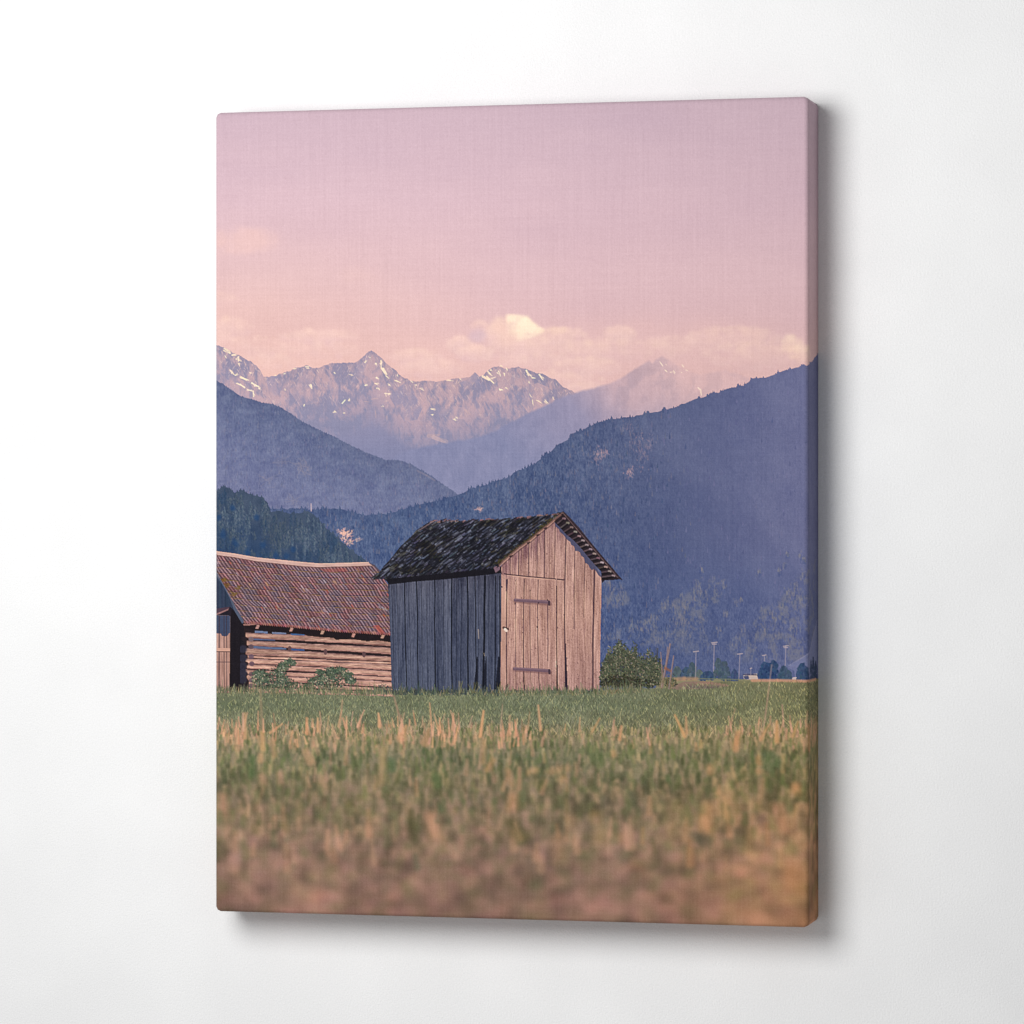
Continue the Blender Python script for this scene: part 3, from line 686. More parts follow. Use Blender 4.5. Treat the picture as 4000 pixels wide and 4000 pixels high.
with clip(m, sl):
    for a, b, w in ((268, 276, 1.4), (322, 335, 2), (350, 368, 1.2), (402, 412, 2.4), (435, 442, 1.4), (470, 486, 1.3), (528, 533, 2.6), (588, 592, 1.5), (645, 648, 2.6), (705, 700, 1), (752, 755, 3),
                    (800, 812, 2), (872, 860, 4), (900, 900, 1.5), (948, 940, 2.2), (230, 250, 1.), (620, 622, .9), (680, 676, .9), (832, 828, 1.), (972, 968, 2)):
        xs = np.linspace(0, 1, 7); jx = np.cumsum(rng.normal(0, 1.6, 7))
        line(Z3(np.c_[a + (b - a) * xs + jx, 620 + 790 * xs]), w * (.95 if w > 1.8 else .7), (18, 20, 31), .95 if w > 1.8 else rng.uniform(.4, .7))
        line(Z3(np.c_[a + (b - a) * xs + jx - 7, 650 + 760 * xs]), 1., (98, 106, 130), rng.uniform(.1, .5))
    for _ in range(150):
        x = rng.uniform(225, 975); y = rng.uniform(660, 1300); Lh = rng.uniform(20, 160)
        p = Z3([(x, y), (x + rng.normal(0, 3), y + Lh)]); stroke(*p[0], *p[1], .9, .7, (104, 110, 136) if rng.random() < .5 else (34, 38, 58), .35)
    line(Z3([(826, 985), (829, 1045)]), 1.8, (170, 156, 150), .7); line(Z3([(865, 1148), (870, 1165)]), 1.2, (160, 146, 130), .7)
    for a, b in ((820, 800), (880, 862), (965, 950)):
        fillp(Z3([(a - 3, 1170), (a + 4, 1170), (b + 22, 1400), (b - 8, 1400)]), C(16, 18, 30), None, .8)
    fillp(Z3([(940, 1390), (985, 1330), (985, 1410)]), C(24, 24, 34), None, .7)
# front (gable) wall in low sun
FW = Z3([(985, 545), (1000, 520), (1180, 370), (1340, 235), (1405, 200), (1520, 360), (1672, 620), (1664, 1000), (1658, 1402), (1300, 1408), (978, 1410), (984, 900)])
m, sl = poly(FW)
tx, ty = TX[sl], TY[sl]
gr = fbm(tx / 3.2, ty / 70, 4, 104); gr2 = fbm(tx / 20, ty / 130, 3, 106); gr3 = fbm(tx / 2.6, ty / 3.5, 2, 108)
bs = grad(ty, [(2000, (166, 129, 124)), (2200, (180, 140, 130)), (2400, (187, 145, 132)), (2620, (182, 141, 131)), (2700, (172, 132, 125))])
hgt = (ty - np.interp(tx, [1960, 2200], [2210, 2020]))
bs = bs - (sm(120, 10, hgt) * sm(.3, .75, fbm(tx / 9, ty / 60, 3, 110)))[..., None] * C(46, 44, 30)
pk_ = np.searchsorted(np.array([1994, 2028, 2068, 2100, 2129, 2170, 2210, 2248, 2286, 2322]), tx); pt_ = (TAB[9][0, :16][pk_] - .5) * 18
lay(m, bs + (pt_ + (gr - .5) * 66 + (gr2 - .5) * 40 + (gr3 - .5) * 38)[..., None] * C(1, .94, .88), 'hut/front_wall', sl)
LN = (66, 42, 58)
with clip(m, sl):
    for pts, w in (([(1045, 470), (1045, 605)], 1.4), ([(1105, 430), (1103, 612)], 2), ([(1175, 370), (1170, 615)], 2.), ([(1232, 320), (1227, 622)], 1.8), ([(1283, 270), (1280, 628)], 2.2), ([(1356, 240), (1347, 632)], 1.3),
                   ([(1430, 300), (1420, 640), (1418, 900), (1420, 1120), (1426, 1400)], 2.6), ([(1490, 380), (1485, 640), (1483, 980)], 1.5), ([(1560, 470), (1552, 700), (1550, 900)], 1.3), ([(1624, 560), (1618, 800), (1612, 1080), (1612, 1400)], 3.6),
                   ([(1025, 640), (1021, 800), (1020, 1100), (1022, 1405)], 2.6), ([(1085, 640), (1083, 800), (1080, 1000), (1083, 1250), (1086, 1400)], 1.2), ([(1142, 640), (1138, 800), (1135, 1000), (1135, 1200), (1142, 1400)], 2.2),
                   ([(1182, 715), (1180, 900), (1184, 1200), (1188, 1400)], 1.4), ([(1237, 645), (1233, 900), (1237, 1200), (1246, 1400)], 1.8), ([(1303, 800), (1303, 1000), (1303, 1200)], 1.6), ([(1364, 640), (1364, 900), (1366, 1400)], 2.8)):
        line(Z3(pts), w * .8, LN, .9)
        q = np.array(pts, float); q[:, 0] += 6
        line(Z3(q), .9, (222, 178, 156), .35)
    fillp(Z3([(1421, 1080), (1427, 1080), (1441, 1410), (1420, 1410)]), C(36, 28, 46))
    fillp(Z3([(1362, 1150), (1368, 1150), (1373, 1410), (1359, 1410)]), C(42, 28, 44))
    fillp(Z3([(1016, 640), (1028, 640), (1022, 800), (1018, 900)]), C(50, 38, 62))
    fillp(Z3([(1018, 1250), (1024, 1250), (1028, 1410), (1016, 1410)]), C(46, 30, 44))
    fillp(Z3([(1133, 1280), (1139, 1280), (1148, 1410), (1136, 1410)]), C(60, 38, 48))
    for q in ((1500, 1370), (1510, 1390), (1310, 1385), (1345, 1390), (1560, 1395), (1080, 1395), (1200, 1395)):
        p = Z3([q, (q[0] + 3, 1412)]); stroke(*p[0], *p[1], 1.5, 4, (58, 40, 44), .8)
    for _ in range(320):
        x = rng.uniform(1000, 1660); y = rng.uniform(320, 1380); Lh = rng.uniform(15, 120)
        p = Z3([(x, y), (x + rng.normal(0, 1.5), y + Lh)])
        stroke(*p[0], *p[1], .9, .6, (138, 100, 104) if rng.random() < .6 else (224, 182, 158), .38)
    for _ in range(110):
        p = Z3((rng.uniform(1000, 1655), rng.uniform(420, 1390)))[0]
        stroke(p[0], p[1], p[0], p[1] + 1, 1.2, 1, (96, 64, 72), .7)
    # lighter corner board
    fillp(Z3([(986, 610), (1014, 612), (1016, 900), (1012, 1405), (978, 1408), (984, 900)]), C(206, 164, 146), None, .5)
    # jagged shadow of the right verge
    js = [(880, 500), (895, 540), (905, 590), (950, 625), (960, 660), (1000, 690), (1040, 742), (1062, 770), (1095, 790), (1110, 832), (1145, 846), (1165, 910), (1200, 912), (1225, 930), (1235, 966), (1275, 1000), (1290, 1062), (1330, 1086), (1350, 1130), (1380, 1162), (1410, 1142), (1430, 1172), (1460, 1222), (1500, 1258), (1560, 1200), (1000, 420)]
    fillp(Z9(js), C(72, 74, 102), None, .93)
# door head, hinges, lock
dm_, dsl = poly(Z3([(1026, 616), (1366, 642), (1366, 1402), (1024, 1404)]))
ID[dsl][dm_ > .5] = rid('hut/door')
line(Z3([(1005, 600), (1025, 606), (1180, 622), (1340, 636), (1410, 643)]), 2.2, (70, 46, 58), .9)
line(Z3([(1025, 613), (1180, 629), (1350, 643)]), 1.3, (216, 172, 154), .7)
line(Z3([(1361, 615), (1363, 680)]), 1.4, (214, 170, 156), .7); line(Z3([(1368, 640), (1410, 642)]), 1., LN, .7)
for (xa, ya, xb, yb), nm in (((1078, 782, 1310, 796), 'hut/hinge_a'), ((1072, 1254, 1312, 1268), 'hut/hinge_b')):
    p = Z3([(xa, ya), (xb, yb)])
    stroke(p[0][0], p[0][1] + 2, p[1][0] + 2, p[1][1] + 3, 5.5, 6, (110, 76, 78), .5, 1.2)
    stroke(*p[0], *p[1], 5., 5.6, (112, 86, 98), 1., 1., nm)
    stroke(p[0][0], p[0][1] - 1.5, p[1][0], p[1][1] - 1.5, 1.4, 1.4, (146, 116, 126), .7)
    stroke(p[1][0], p[1][1] - 1, p[1][0] + .5, p[1][1] + 4, 3.5, 4, (62, 46, 58), .85)
p = Z3([(1000, 972), (1030, 982), (1014, 988)])
stroke(*p[0], *p[1], 4.5, 4, (84, 58, 56), .95, 1., 'hut/padlock'); stroke(p[2][0] - 1, p[2][1] - 1, p[2][0] + 1, p[2][1] + 1, 4.5, 4.5, (232, 206, 192), 1., 1., 'hut/padlock')
p = Z3((1036, 968))[0]; stroke(p[0], p[1], p[0] + 2, p[1] - 5, 2, 2, (140, 100, 100), .7)
for q in ((1182, 714), (1230, 965), (988, 690), (1300, 780), (1078, 805), (1240, 800)):
    p = Z3(q)[0]; stroke(p[0], p[1], p[0], p[1] + .8, 2, 2, (64, 42, 50), .9)
# deep shade under the left eave
fillp(Z3([(170, 632), (500, 600), (965, 540), (985, 555), (985, 596), (880, 610), (760, 622), (600, 640), (400, 655), (250, 672), (212, 676), (200, 655)]), C(20, 18, 26), 'hut/side_wall', .97)
fillp(Z3([(928, 554), (972, 548), (975, 572), (945, 594)]), C(118, 92, 104))
stroke(*Z3((978, 560))[0], *Z3((984, 600))[0], 2.2, 2, (40, 28, 38), .8)
# right verge underside with rafter tails
VU = Z9([(990, 400), (1160, 550), (1300, 730), (1400, 860), (1500, 990), (1640, 1140), (1745, 1275), (1690, 1286), (1550, 1292), (1506, 1332), (1500, 1180), (1420, 1095), (1330, 990), (1230, 865), (1140, 770), (1040, 690), (960, 600), (880, 520), (940, 460)])
m, sl = fillp(VU, C(38, 29, 36), 'hut/roof')
with clip(m, sl):
    for i in range(14):
        t = .05 + i / 14 * .95
        a = np.array([1405 + (1790 - 1405) * t, 195 + (640 - 195) * t]); b = np.array([1345 + (1672 - 1345) * t, 240 + (655 - 240) * t])
        b = a + (b - a) * .85
        p = Z3([a - (4, -2), b])
        stroke(*p[0], *p[1], 3.0, 2.4, jit((92, 74, 78), 10), .75)
        p = Z3([a - (16, -4), a - (4, -6)]); stroke(*p[0], *p[1], 3.4, 3.0, jit((150, 124, 124), 14), .8)
        p = Z3([a + (-14, 14), b + (2, 12)]); stroke(*p[0], *p[1], 3, 3, (18, 14, 20), .7)
line(Z3([(1407, 178), (1445, 214), (1510, 285), (1600, 398), (1700, 518), (1798, 634)]), 3.2, (58, 46, 52), .95, 1., 'hut/roof')
line(Z3([(1412, 190), (1500, 292), (1600, 412), (1700, 530), (1780, 626)]), 1.2, (150, 116, 112), .55)
for i in range(16):
    t = i / 15.; x = 1410 + 385 * t; y = 180 + 450 * t + (rng.random() - .3) * 4
    p = Z3([(x, y - 4), (x + 16, y + 12)]); stroke(*p[0], *p[1], 2, 1.6, (46, 36, 44), .9)
# shingle roof
rt_ = [(490, 245), (520, 238), (545, 243), (575, 234), (585, 242), (620, 238), (690, 236), (720, 240), (780, 230), (830, 235), (900, 228), (960, 229), (1010, 220), (1060, 224), (1110, 212), (1160, 213), (1230, 202), (1300, 197), (1350, 190), (1390, 180), (1408, 176)]
RF = Z3([(88, 634), (115, 610), (150, 588), (180, 545), (210, 515), (245, 475), (270, 440), (300, 405), (340, 368), (365, 345), (400, 302), (445, 272)] + rt_ +
        [(1385, 200), (1345, 232), (1280, 284), (1240, 318), (1180, 372), (1110, 418), (1050, 470), (1000, 515), (972, 546), (940, 548), (900, 556), (840, 560), (780, 572), (700, 580), (650, 590), (560, 596), (500, 606), (430, 610), (350, 622), (270, 628), (200, 638), (140, 637)])
m, sl = poly(RF)
tx, ty = TX[sl], TY[sl]
ux = (tx - 1400) / .5694; uy = (ty - 1900) / .5694
n1 = fbm((ux + uy * 1.1) / 60, (uy + ux * .05) / 24, 4, 112)
al_ = ux * -.82 + uy * .57; ac_ = ux * .57 + uy * .82
ac_ = ac_ + 9 * (fbm(al_ / 40, ac_ / 30, 3, 113) - .5)
st = fbm(ac_ / 7.5, al_ / 42, 3, 115); st2 = fbm(ac_ / 24, al_ / 60, 3, 117)
vv = np.clip(.46 + (st - .5) * 2.2 + (st2 - .5) * 1.0, 0, 1)
cc = np.stack([np.interp(vv, [0, .35, .6, 1], [k_[0], k_[1], k_[2], k_[3]]) for k_ in ((30, 54, 80, 110), (29, 53, 81, 113), (36, 64, 96, 128))], -1)
ms = sm(.5, .68, fbm(ux / 80, uy / 36, 4, 114)) * .6
cc = cc + ms[..., None] * (np.stack([26 + 40 * vv, 25 + 37 * vv, 24 + 24 * vv], -1) - cc)
lay(m, cc, 'hut/roof', sl)
mossn = lambda x, y: float(fbm(np.array(x / 95.), np.array(y / 42.), 3, 114))
with clip(m, sl):
    rows = []
    for r_ in range(15):
        t = (r_ + .3) / 15
        for _ in range(46):
            s_ = rng.random()
            xt = 500 + (1385 - 500) * s_; yt = np.interp(xt, [500, 1385], [243, 188]); xb = 110 + (960 - 110) * s_; yb = np.interp(xb, [110, 960], [634, 548])
            tj = t + rng.normal(0, .022)
            rows.append((tj, xt + (xb - xt) * tj, yt + (yb - yt) * tj))
    for tj, x, y in sorted(rows, key=lambda q: -q[0]):
        L = rng.uniform(22, 62); an = math.radians(rng.normal(145, 5))
        dx, dy = L * math.cos(an), L * math.sin(an)
        mo = mossn(x, y)
        q = rng.random()
        if mo > .56 and q < .8: c = jit((50, 47, 38) if q < .6 else (66, 59, 42), 7)
        elif q < .5: c = jit((92, 96, 116), 12)
        elif q < .7: c = jit((72, 76, 98), 10)
        else: c = jit((34, 33, 44), 6)
        p = Z3([(x, y), (x + dx, y + dy)])
        stroke(p[0][0] + .4, p[0][1] + 2.1, p[1][0] + .4, p[1][1] + 2.1, 3., 3.2, (18, 18, 27), .6)
        stroke(*p[0], *p[1], 1.2, rng.uniform(1.4, 2.6), c, .6)
    for _ in range(420):
        t = rng.random(); x = 1385 + (985 - 1385) * t + rng.normal(-26, 20); y = np.interp(x, [985, 1385], [530, 195]) + rng.normal(-6, 10)
        p = Z3((x, y))[0]; stroke(p[0], p[1], p[0] + rng.normal(0, 2), p[1] + rng.normal(0, 1.5), 2, 1.5, jit((74, 64, 36) if rng.random() < .6 else (44, 40, 32), 10), .6)
    for _ in range(160):
        t = rng.random(); x = 88 + (490 - 88) * t + rng.normal(10, 8); y = np.interp(x, [88, 300, 490], [634, 405, 245]) + abs(rng.normal(6, 8))
        p = Z3((x, y))[0]; stroke(p[0], p[1], p[0] + rng.normal(0, 3), p[1] + rng.normal(0, 2), 2.4, 1.5, jit((36, 34, 40), 8), .7)
for x, y in rt_[1:-1]:
    for _ in range(3):
        p = Z3((x + rng.uniform(-22, 22), y + rng.uniform(-3, 7)))[0]
        stroke(p[0], p[1], p[0] + rng.uniform(2, 6), p[1] - rng.uniform(0, 2.5), 2.2, 1.2, jit((128, 98, 98) if rng.random() < .5 else (52, 46, 54), 10), .9, 1., 'hut/roof')
p = Z3([(573, 236), (572, 248)]); stroke(*p[0], *p[1], 3, 3, (24, 22, 30), .95)
p = Z3([(425, 300), (520, 240)]); stroke(*p[0], *p[1], 1.6, 1.6, (150, 122, 124), .6)
line(Z3([(970, 545), (1000, 514), (1050, 470), (1110, 420), (1180, 371), (1240, 318), (1290, 278), (1345, 232), (1390, 196)]), 3.2, (120, 88, 82), .85, 1., 'hut/roof')
line(Z3([(974, 548), (1004, 518), (1054, 474), (1114, 424), (1184, 375), (1244, 322), (1294, 282), (1349, 236)]), 1.2, (196, 150, 128), .7)
line(Z3([(980, 556), (1010, 524), (1060, 480), (1120, 430), (1190, 381), (1250, 328), (1300, 288), (1352, 242)]), 1.4, (56, 36, 44), .6)
for q in ((1045, 484), (1165, 392), (1230, 338), (1283, 292)):
    p = Z3([q, (q[0] + 14, q[1] - 8)]); stroke(*p[0], *p[1], 3, 2, (44, 30, 36), .85)
for _ in range(120):
    s_ = rng.random(); x = 100 + 870 * s_; y = np.interp(x, [100, 960], [634, 550]) + rng.normal(0, 2)
    p = Z3([(x, y), (x - 12, y + 9)]); stroke(*p[0], *p[1], 2.4, 1.6, jit((60, 60, 76) if rng.random() < .5 else (28, 27, 36), 8), .9, 1., 'hut/roof')
# foundation stone
stroke(*Z3((982, 1414))[0], *Z3((1028, 1418))[0], 6, 5, (176, 140, 128), .85, 1.2)

# ---- bush right of the hut, posts
BU = [(200, 900, 70, 80), (150, 960, 50, 90), (270, 850, 40, 60), (345, 920, 80, 90), (480, 950, 70, 90), (330, 1010, 210, 75), (520, 1010, 60, 70), (230, 1010, 120, 80), (130, 1020, 36, 70), (430, 1045, 140, 45), (650, 1055, 45, 36)]
for i in range(26):
    x = rng.uniform(120, 560); p = Z5([(x, 1060), (x + rng.normal(0, 30), rng.uniform(760, 900))]); stroke(*p[0], *p[1], 1.5, .8, (62, 58, 50), .5, 1.)
for cx, cy, rx, ry in BU:
    for _ in range(int(rx * ry / 260)):
        an = rng.uniform(0, 6.28); q = math.sqrt(rng.random()) * .9
        x, y = Z5((cx + rx * q * math.cos(an), cy + ry * q * math.sin(an)))[0]
        stroke(x, y, x + rng.normal(0, 2), y + 2, 4, 4, jit((60, 64, 54), 7), .5, 1.2, 'bush')
leaves(Z5, k5, BU, 3400, 'bush', (52, 56, 48), ((80, 86, 66), (98, 102, 78), (66, 74, 60), (110, 108, 84)), ((150, 140, 116), (172, 152, 130), (132, 128, 104)), .09, (.8, 2.8))
EX, EY = [100, 150, 200, 250, 300, 340, 370, 420, 480, 520, 570, 600], [900, 800, 715, 685, 765, 780, 725, 820, 765, 815, 850, 960]
for _ in range(95):
    xt = rng.uniform(105, 590); yt = np.interp(xt, EX, EY) + abs(rng.normal(0, 55)); xb = xt + rng.normal(0, 26); yb = yt + rng.uniform(90, 220)
    p = Z5([(xt, yt), (xb, yb)])
    stroke(*p[0], *p[1], .6, 1., (66, 62, 54), .5, .9)
    for _ in range(24):
        t = rng.random(); sp = (2 + 9 * t) * k5 * 1.6
        x = p[0][0] + (p[1][0] - p[0][0]) * t + rng.normal(0, sp); y = p[0][1] + (p[1][1] - p[0][1]) * t + rng.normal(0, 1.5)
        q = rng.random()
        c = (152, 142, 118) if q < .10 else (56, 62, 52) if q < .45 else (84, 90, 70)
        stroke(x, y, x + rng.normal(0, 1.3), y + rng.normal(0, 1.3), 1.2, 1.5, jit(c, 9), .8, .9, 'bush')
leaves(Z5, k5, [(330, 1060, 230, 45), (230, 1040, 130, 50)], 400, 'bush', (34, 34, 34), ((52, 52, 42), (64, 62, 46)), pl=.02, size=(1.2, 4))
for x0, y0, x1, y1, w, nm in ((648, 745, 582, 1090, 5.2, 'post_a'), (676, 840, 640, 1100, 3.6, 'post_b'), (574, 812, 588, 1010, 2.6, 'post_c'), (628, 770, 618, 900, 2.4, 'post_a')):
    p = Z5([(x0, y0), (x1, y1)])
    stroke(*p[0], *p[1], w * .4, w * .75, (160, 134, 128), .75, 1., nm); stroke(p[0][0] + w * .3, p[0][1], p[1][0] + w * .3, p[1][1], w * .2, w * .35, (120, 94, 94), .6, 1.)
p = Z5([(612, 940), (650, 960)]); stroke(*p[0], *p[1], 4, 3, (150, 96, 70), .7, 1.5)
for _ in range(40):
    p = Z5((rng.uniform(560, 690), rng.uniform(1000, 1110)))[0]; stroke(p[0], p[1], p[0] + rng.normal(0, 3), p[1] - rng.uniform(2, 8), 1.6, 1, jit((124, 108, 80), 12), .6)

# ---- grass in focus
MEAD = rid('meadow')
N = 26000
ys = 2652 + (2880 - 2652) * rng.random(N) ** .9
for y in np.sort(ys):
    x = rng.uniform(600, 3420)
    px, py = M((x, y))[0]
    ix = int(px)
    if not 0 <= ix < NX: continue
    if py < gy[ix] + 1.5: continue
    q = rng.random(); t = (y - 2660) / 220
    L = min(1.25 * math.exp(rng.normal(.35, .5)), 8) * (1 + t * .9)
    g = gcol(x, y)
    pat = float(vn(np.array(x / 90.), np.array(y / 22.), 120))
    if q < .34: c = g * .76
    elif q < .84: c = g * rng.uniform(.88, 1.2) + (pat - .5) * 46
    else: c = g * 1.35 + np.array([22, 14, 2])
    stroke(px, py + 1, px + rng.normal(0, L * .55), py - L, .95 + .3 * t, .5, jit(c, 7), .66, .9)
for _ in range(420):
    x = rng.uniform(1480, 2345); px = M((x, 2700))[0][0]; py = gy[int(px)] + rng.uniform(-2, 3)
    stroke(px, py, px + rng.normal(0, 3), py + rng.normal(0, .6), 1.6, 1.6, jit((50, 56, 50), 7), .5, 1.)
# fringe of grass at the foot of the walls
for _ in range(1300):
    x = rng.uniform(843, 2520); px = M((x, 2700))[0][0]; ix = int(px); py = gy[ix] + rng.uniform(-1, 5)
    L = rng.uniform(3, 8) if rng.random() < .85 else rng.uniform(8, 16); sh = x < 1960 and x > 1500
    c = jit((62, 72, 70) if sh and rng.random() < .6 else (98, 104, 80) if rng.random() < .7 else (150, 140, 108), 10)
    stroke(px, py + 2, px + rng.normal(0, 2.4), py - L, 1.6, .6, c, .75, 1., None)
for q in ((1010, 1370), (960, 1380), (790, 1385), (700, 1400), (1690, 1390), (1720, 1380), (1750, 1370), (1275, 1400)):
    for _ in range(6):
        p = Z3((q[0] + rng.normal(0, 12), 1420))[0]; stroke(p[0], p[1], p[0] + rng.normal(0, 6), p[1] - rng.uniform(8, 20), 1.3, .7, jit((120, 116, 88), 14), .7, 1.)

# ---- straw and the out-of-focus foreground
STR = [(236, 176, 136), (226, 168, 134), (214, 162, 134), (204, 152, 120)]
n = 430
for y in np.sort(rng.uniform(2800, 2905, n)):
    x = rng.uniform(760, 3330); px, py = M((x, y))[0]
    dens = float(fbm(np.array(x / 130.), np.array(3.3), 3, 122)) + .12 * (1550 < x < 2050) + .14 * (x > 2930) - .1 * (2450 < x < 2800)
    if rng.random() > sm(.44, .62, dens): continue
    L = 9 * math.exp(abs(rng.normal(.25, .55))) * (.5 + dens); s = rng.normal(0, .16)
    sf = 1.2 + (y - 2800) / 55
    stroke(px, py + 16, px + s * L, py + 16 - L, rng.uniform(1.6, 3.8), .8, jit(STR[rng.integers(4)], 10), rng.uniform(.35, .7), sf * 1.15)
SPEC = [(Z7, 300, 150, 310, 400, 22, (150, 132, 104), .5), (Z7, 1125, 190, 1165, 340, 14, (168, 134, 112), .5), (Z7, 1680, 285, 1660, 440, 18, (222, 166, 122), .75), (Z7, 1030, 300, 1035, 380, 16, (222, 168, 126), .7),
        (Z7, 590, 330, 585, 420, 16, (214, 162, 120), .7), (Z7, 655, 330, 655, 410, 12, (214, 164, 122), .7), (Z7, 435, 365, 360, 420, 12, (206, 158, 118), .65), (Z7, 810, 330, 830, 390, 14, (206, 156, 124), .7), (Z7, 205, 300, 205, 450, 22, (208, 156, 116), .5),
        (Z7, 312, 420, 314, 520, 28, (224, 170, 120), .6), (Z7, 302, 560, 303, 590, 32, (220, 168, 126), .55), (Z7, 1060, 520, 1045, 730, 38, (178, 148, 108), .6), (Z7, 1680, 470, 1678, 600, 28, (206, 158, 118), .5), (Z7, 1740, 590, 1700, 650, 26, (200, 152, 106), .6),
        (Z7, 1355, 945, 1395, 1120, 74, (202, 152, 120), .75), (Z7, 70, 820, 72, 930, 44, (196, 142, 118), .6), (Z7, 420, 680, 424, 730, 36, (200, 150, 124), .5), (Z7, 310, 690, 320, 740, 36, (196, 150, 118), .5), (Z7, 250, 580, 248, 670, 42, (82, 102, 64), .6),
        (Z7, 540, 870, 545, 960, 44, (170, 142, 106), .45), (Z7, 1860, 820, 1855, 900, 60, (204, 152, 110), .55), (Z7, 1850, 980, 1930, 1090, 60, (86, 84, 48), .55), (Z7, 1385, 690, 1390, 740, 50, (88, 108, 66), .55), (Z7, 850, 860, 850, 900, 36, (110, 108, 62), .5), (Z7, 1110, 590, 1120, 640, 40, (82, 106, 74), .5),
        (Z7, 1830, 650, 1850, 740, 30, (196, 150, 110), .5), (Z7, 650, 1480, 650, 1510, 110, (180, 126, 92), .5), (Z7, 120, 1500, 140, 1520, 130, (92, 74, 62), .5), (Z7, 40, 1260, 45, 1240, 60, (98, 82, 66), .4), (Z7, 1200, 380, 1170, 450, 60, (222, 164, 122), .4), (Z7, 1340, 400, 1320, 480, 50, (220, 160, 122), .45),
        (Z7, 580, 540, 610, 600, 50, (210, 158, 122), .5), (Z7, 150, 400, 160, 520, 30, (204, 154, 118), .45), (Z7, 380, 480, 385, 560, 26, (196, 150, 112), .5), (Z7, 680, 720, 690, 760, 54, (192, 148, 116), .45), (Z7, 850, 750, 860, 790, 90, (168, 136, 120), .4),
        (Z8, 165, 250, 180, 400, 16, (216, 164, 126), .6), (Z8, 1010, 310, 1070, 440, 16, (212, 162, 112), .7), (Z8, 1078, 320, 1082, 420, 16, (200, 154, 114), .6), (Z8, 545, 330, 500, 410, 12, (190, 150, 106), .6), (Z8, 680, 380, 670, 460, 14, (214, 158, 114), .6), (Z8, 1640, 350, 1640, 470, 26, (214, 160, 110), .6), (Z8, 1590, 370, 1540, 460, 18, (210, 158, 112), .5), (Z8, 1770, 350, 1740, 440, 16, (206, 158, 106), .5), (Z8, 1400, 420, 1385, 520, 34, (216, 152, 108), .55),
        (Z8, 490, 520, 540, 600, 70, (96, 110, 68), .5), (Z8, 630, 540, 632, 555, 30, (206, 154, 108), .5), (Z8, 1225, 630, 1225, 660, 32, (206, 152, 110), .5), (Z8, 1527, 655, 1528, 656, 30, (200, 150, 104), .5), (Z8, 1757, 755, 1758, 790, 46, (222, 158, 108), .65), (Z8, 1530, 580, 1532, 600, 40, (206, 150, 100), .5),
        (Z8, 1160, 1080, 1180, 1100, 90, (74, 74, 60), .65), (Z8, 1215, 880, 1205, 1060, 60, (206, 152, 104), .55), (Z8, 1650, 890, 1690, 1030, 60, (200, 140, 108), .55), (Z8, 660, 1080, 662, 1130, 72, (194, 144, 108), .55), (Z8, 545, 1060, 548, 1140, 64, (168, 144, 94), .5), (Z8, 515, 930, 520, 980, 46, (186, 148, 98), .5), (Z8, 375, 960, 380, 990, 50, (178, 140, 106), .5), (Z8, 30, 1060, 60, 1100, 70, (86, 84, 50), .6),
        (Z8, 1330, 820, 1370, 950, 100, (178, 140, 98), .45), (Z8, 1520, 950, 1545, 960, 60, (112, 88, 82), .55), (Z8, 930, 1310, 935, 1330, 90, (98, 84, 70), .5), (Z8, 770, 1270, 790, 1320, 90, (182, 132, 98), .5), (Z8, 290, 1100, 295, 1230, 60, (184, 138, 106), .45), (Z8, 1590, 580, 1620, 620, 110, (96, 112, 76), .45), (Z8, 1740, 1300, 1750, 1480, 130, (188, 134, 88), .5), (Z8, 1850, 380, 1860, 520, 40, (216, 152, 104), .5), (Z8, 150, 650, 110, 665, 36, (206, 162, 116), .55), (Z8, 240, 660, 340, 640, 40, (192, 150, 112), .5), (Z8, 320, 700, 322, 710, 32, (206, 160, 116), .55), (Z8, 200, 730, 190, 760, 40, (96, 100, 56), .5),
        (Z8, 890, 1540, 930, 1560, 130, (112, 88, 74), .45), (Z8, 60, 1490, 80, 1540, 110, (110, 84, 76), .45), (Z8, 1580, 1400, 1600, 1440, 120, (126, 102, 80), .4), (Z8, 985, 900, 995, 1120, 50, (164, 132, 98), .4), (Z8, 1020, 880, 1050, 900, 60, (104, 96, 62), .4), (Z8, 740, 500, 745, 540, 34, (96, 110, 60), .5)]
rows = []
n = 11500
for y in 2850 + (3720 - 2850) * rng.random(n) ** 1.15:
    x = rng.uniform(560, 3440)
    rows.append((y, 0, x))
for s in SPEC:
    p = s[0]([(s[1], s[2]), (s[3], s[4])])
    yy = s[0]([(s[1], max(s[2], s[4]))])[0]
    w = s[5] * .6315 * SC
    tyv = 2600 + max(s[2], s[4]) * .6315 + 40
    rows.append((tyv, 1, (p, w, s[6], s[7])))
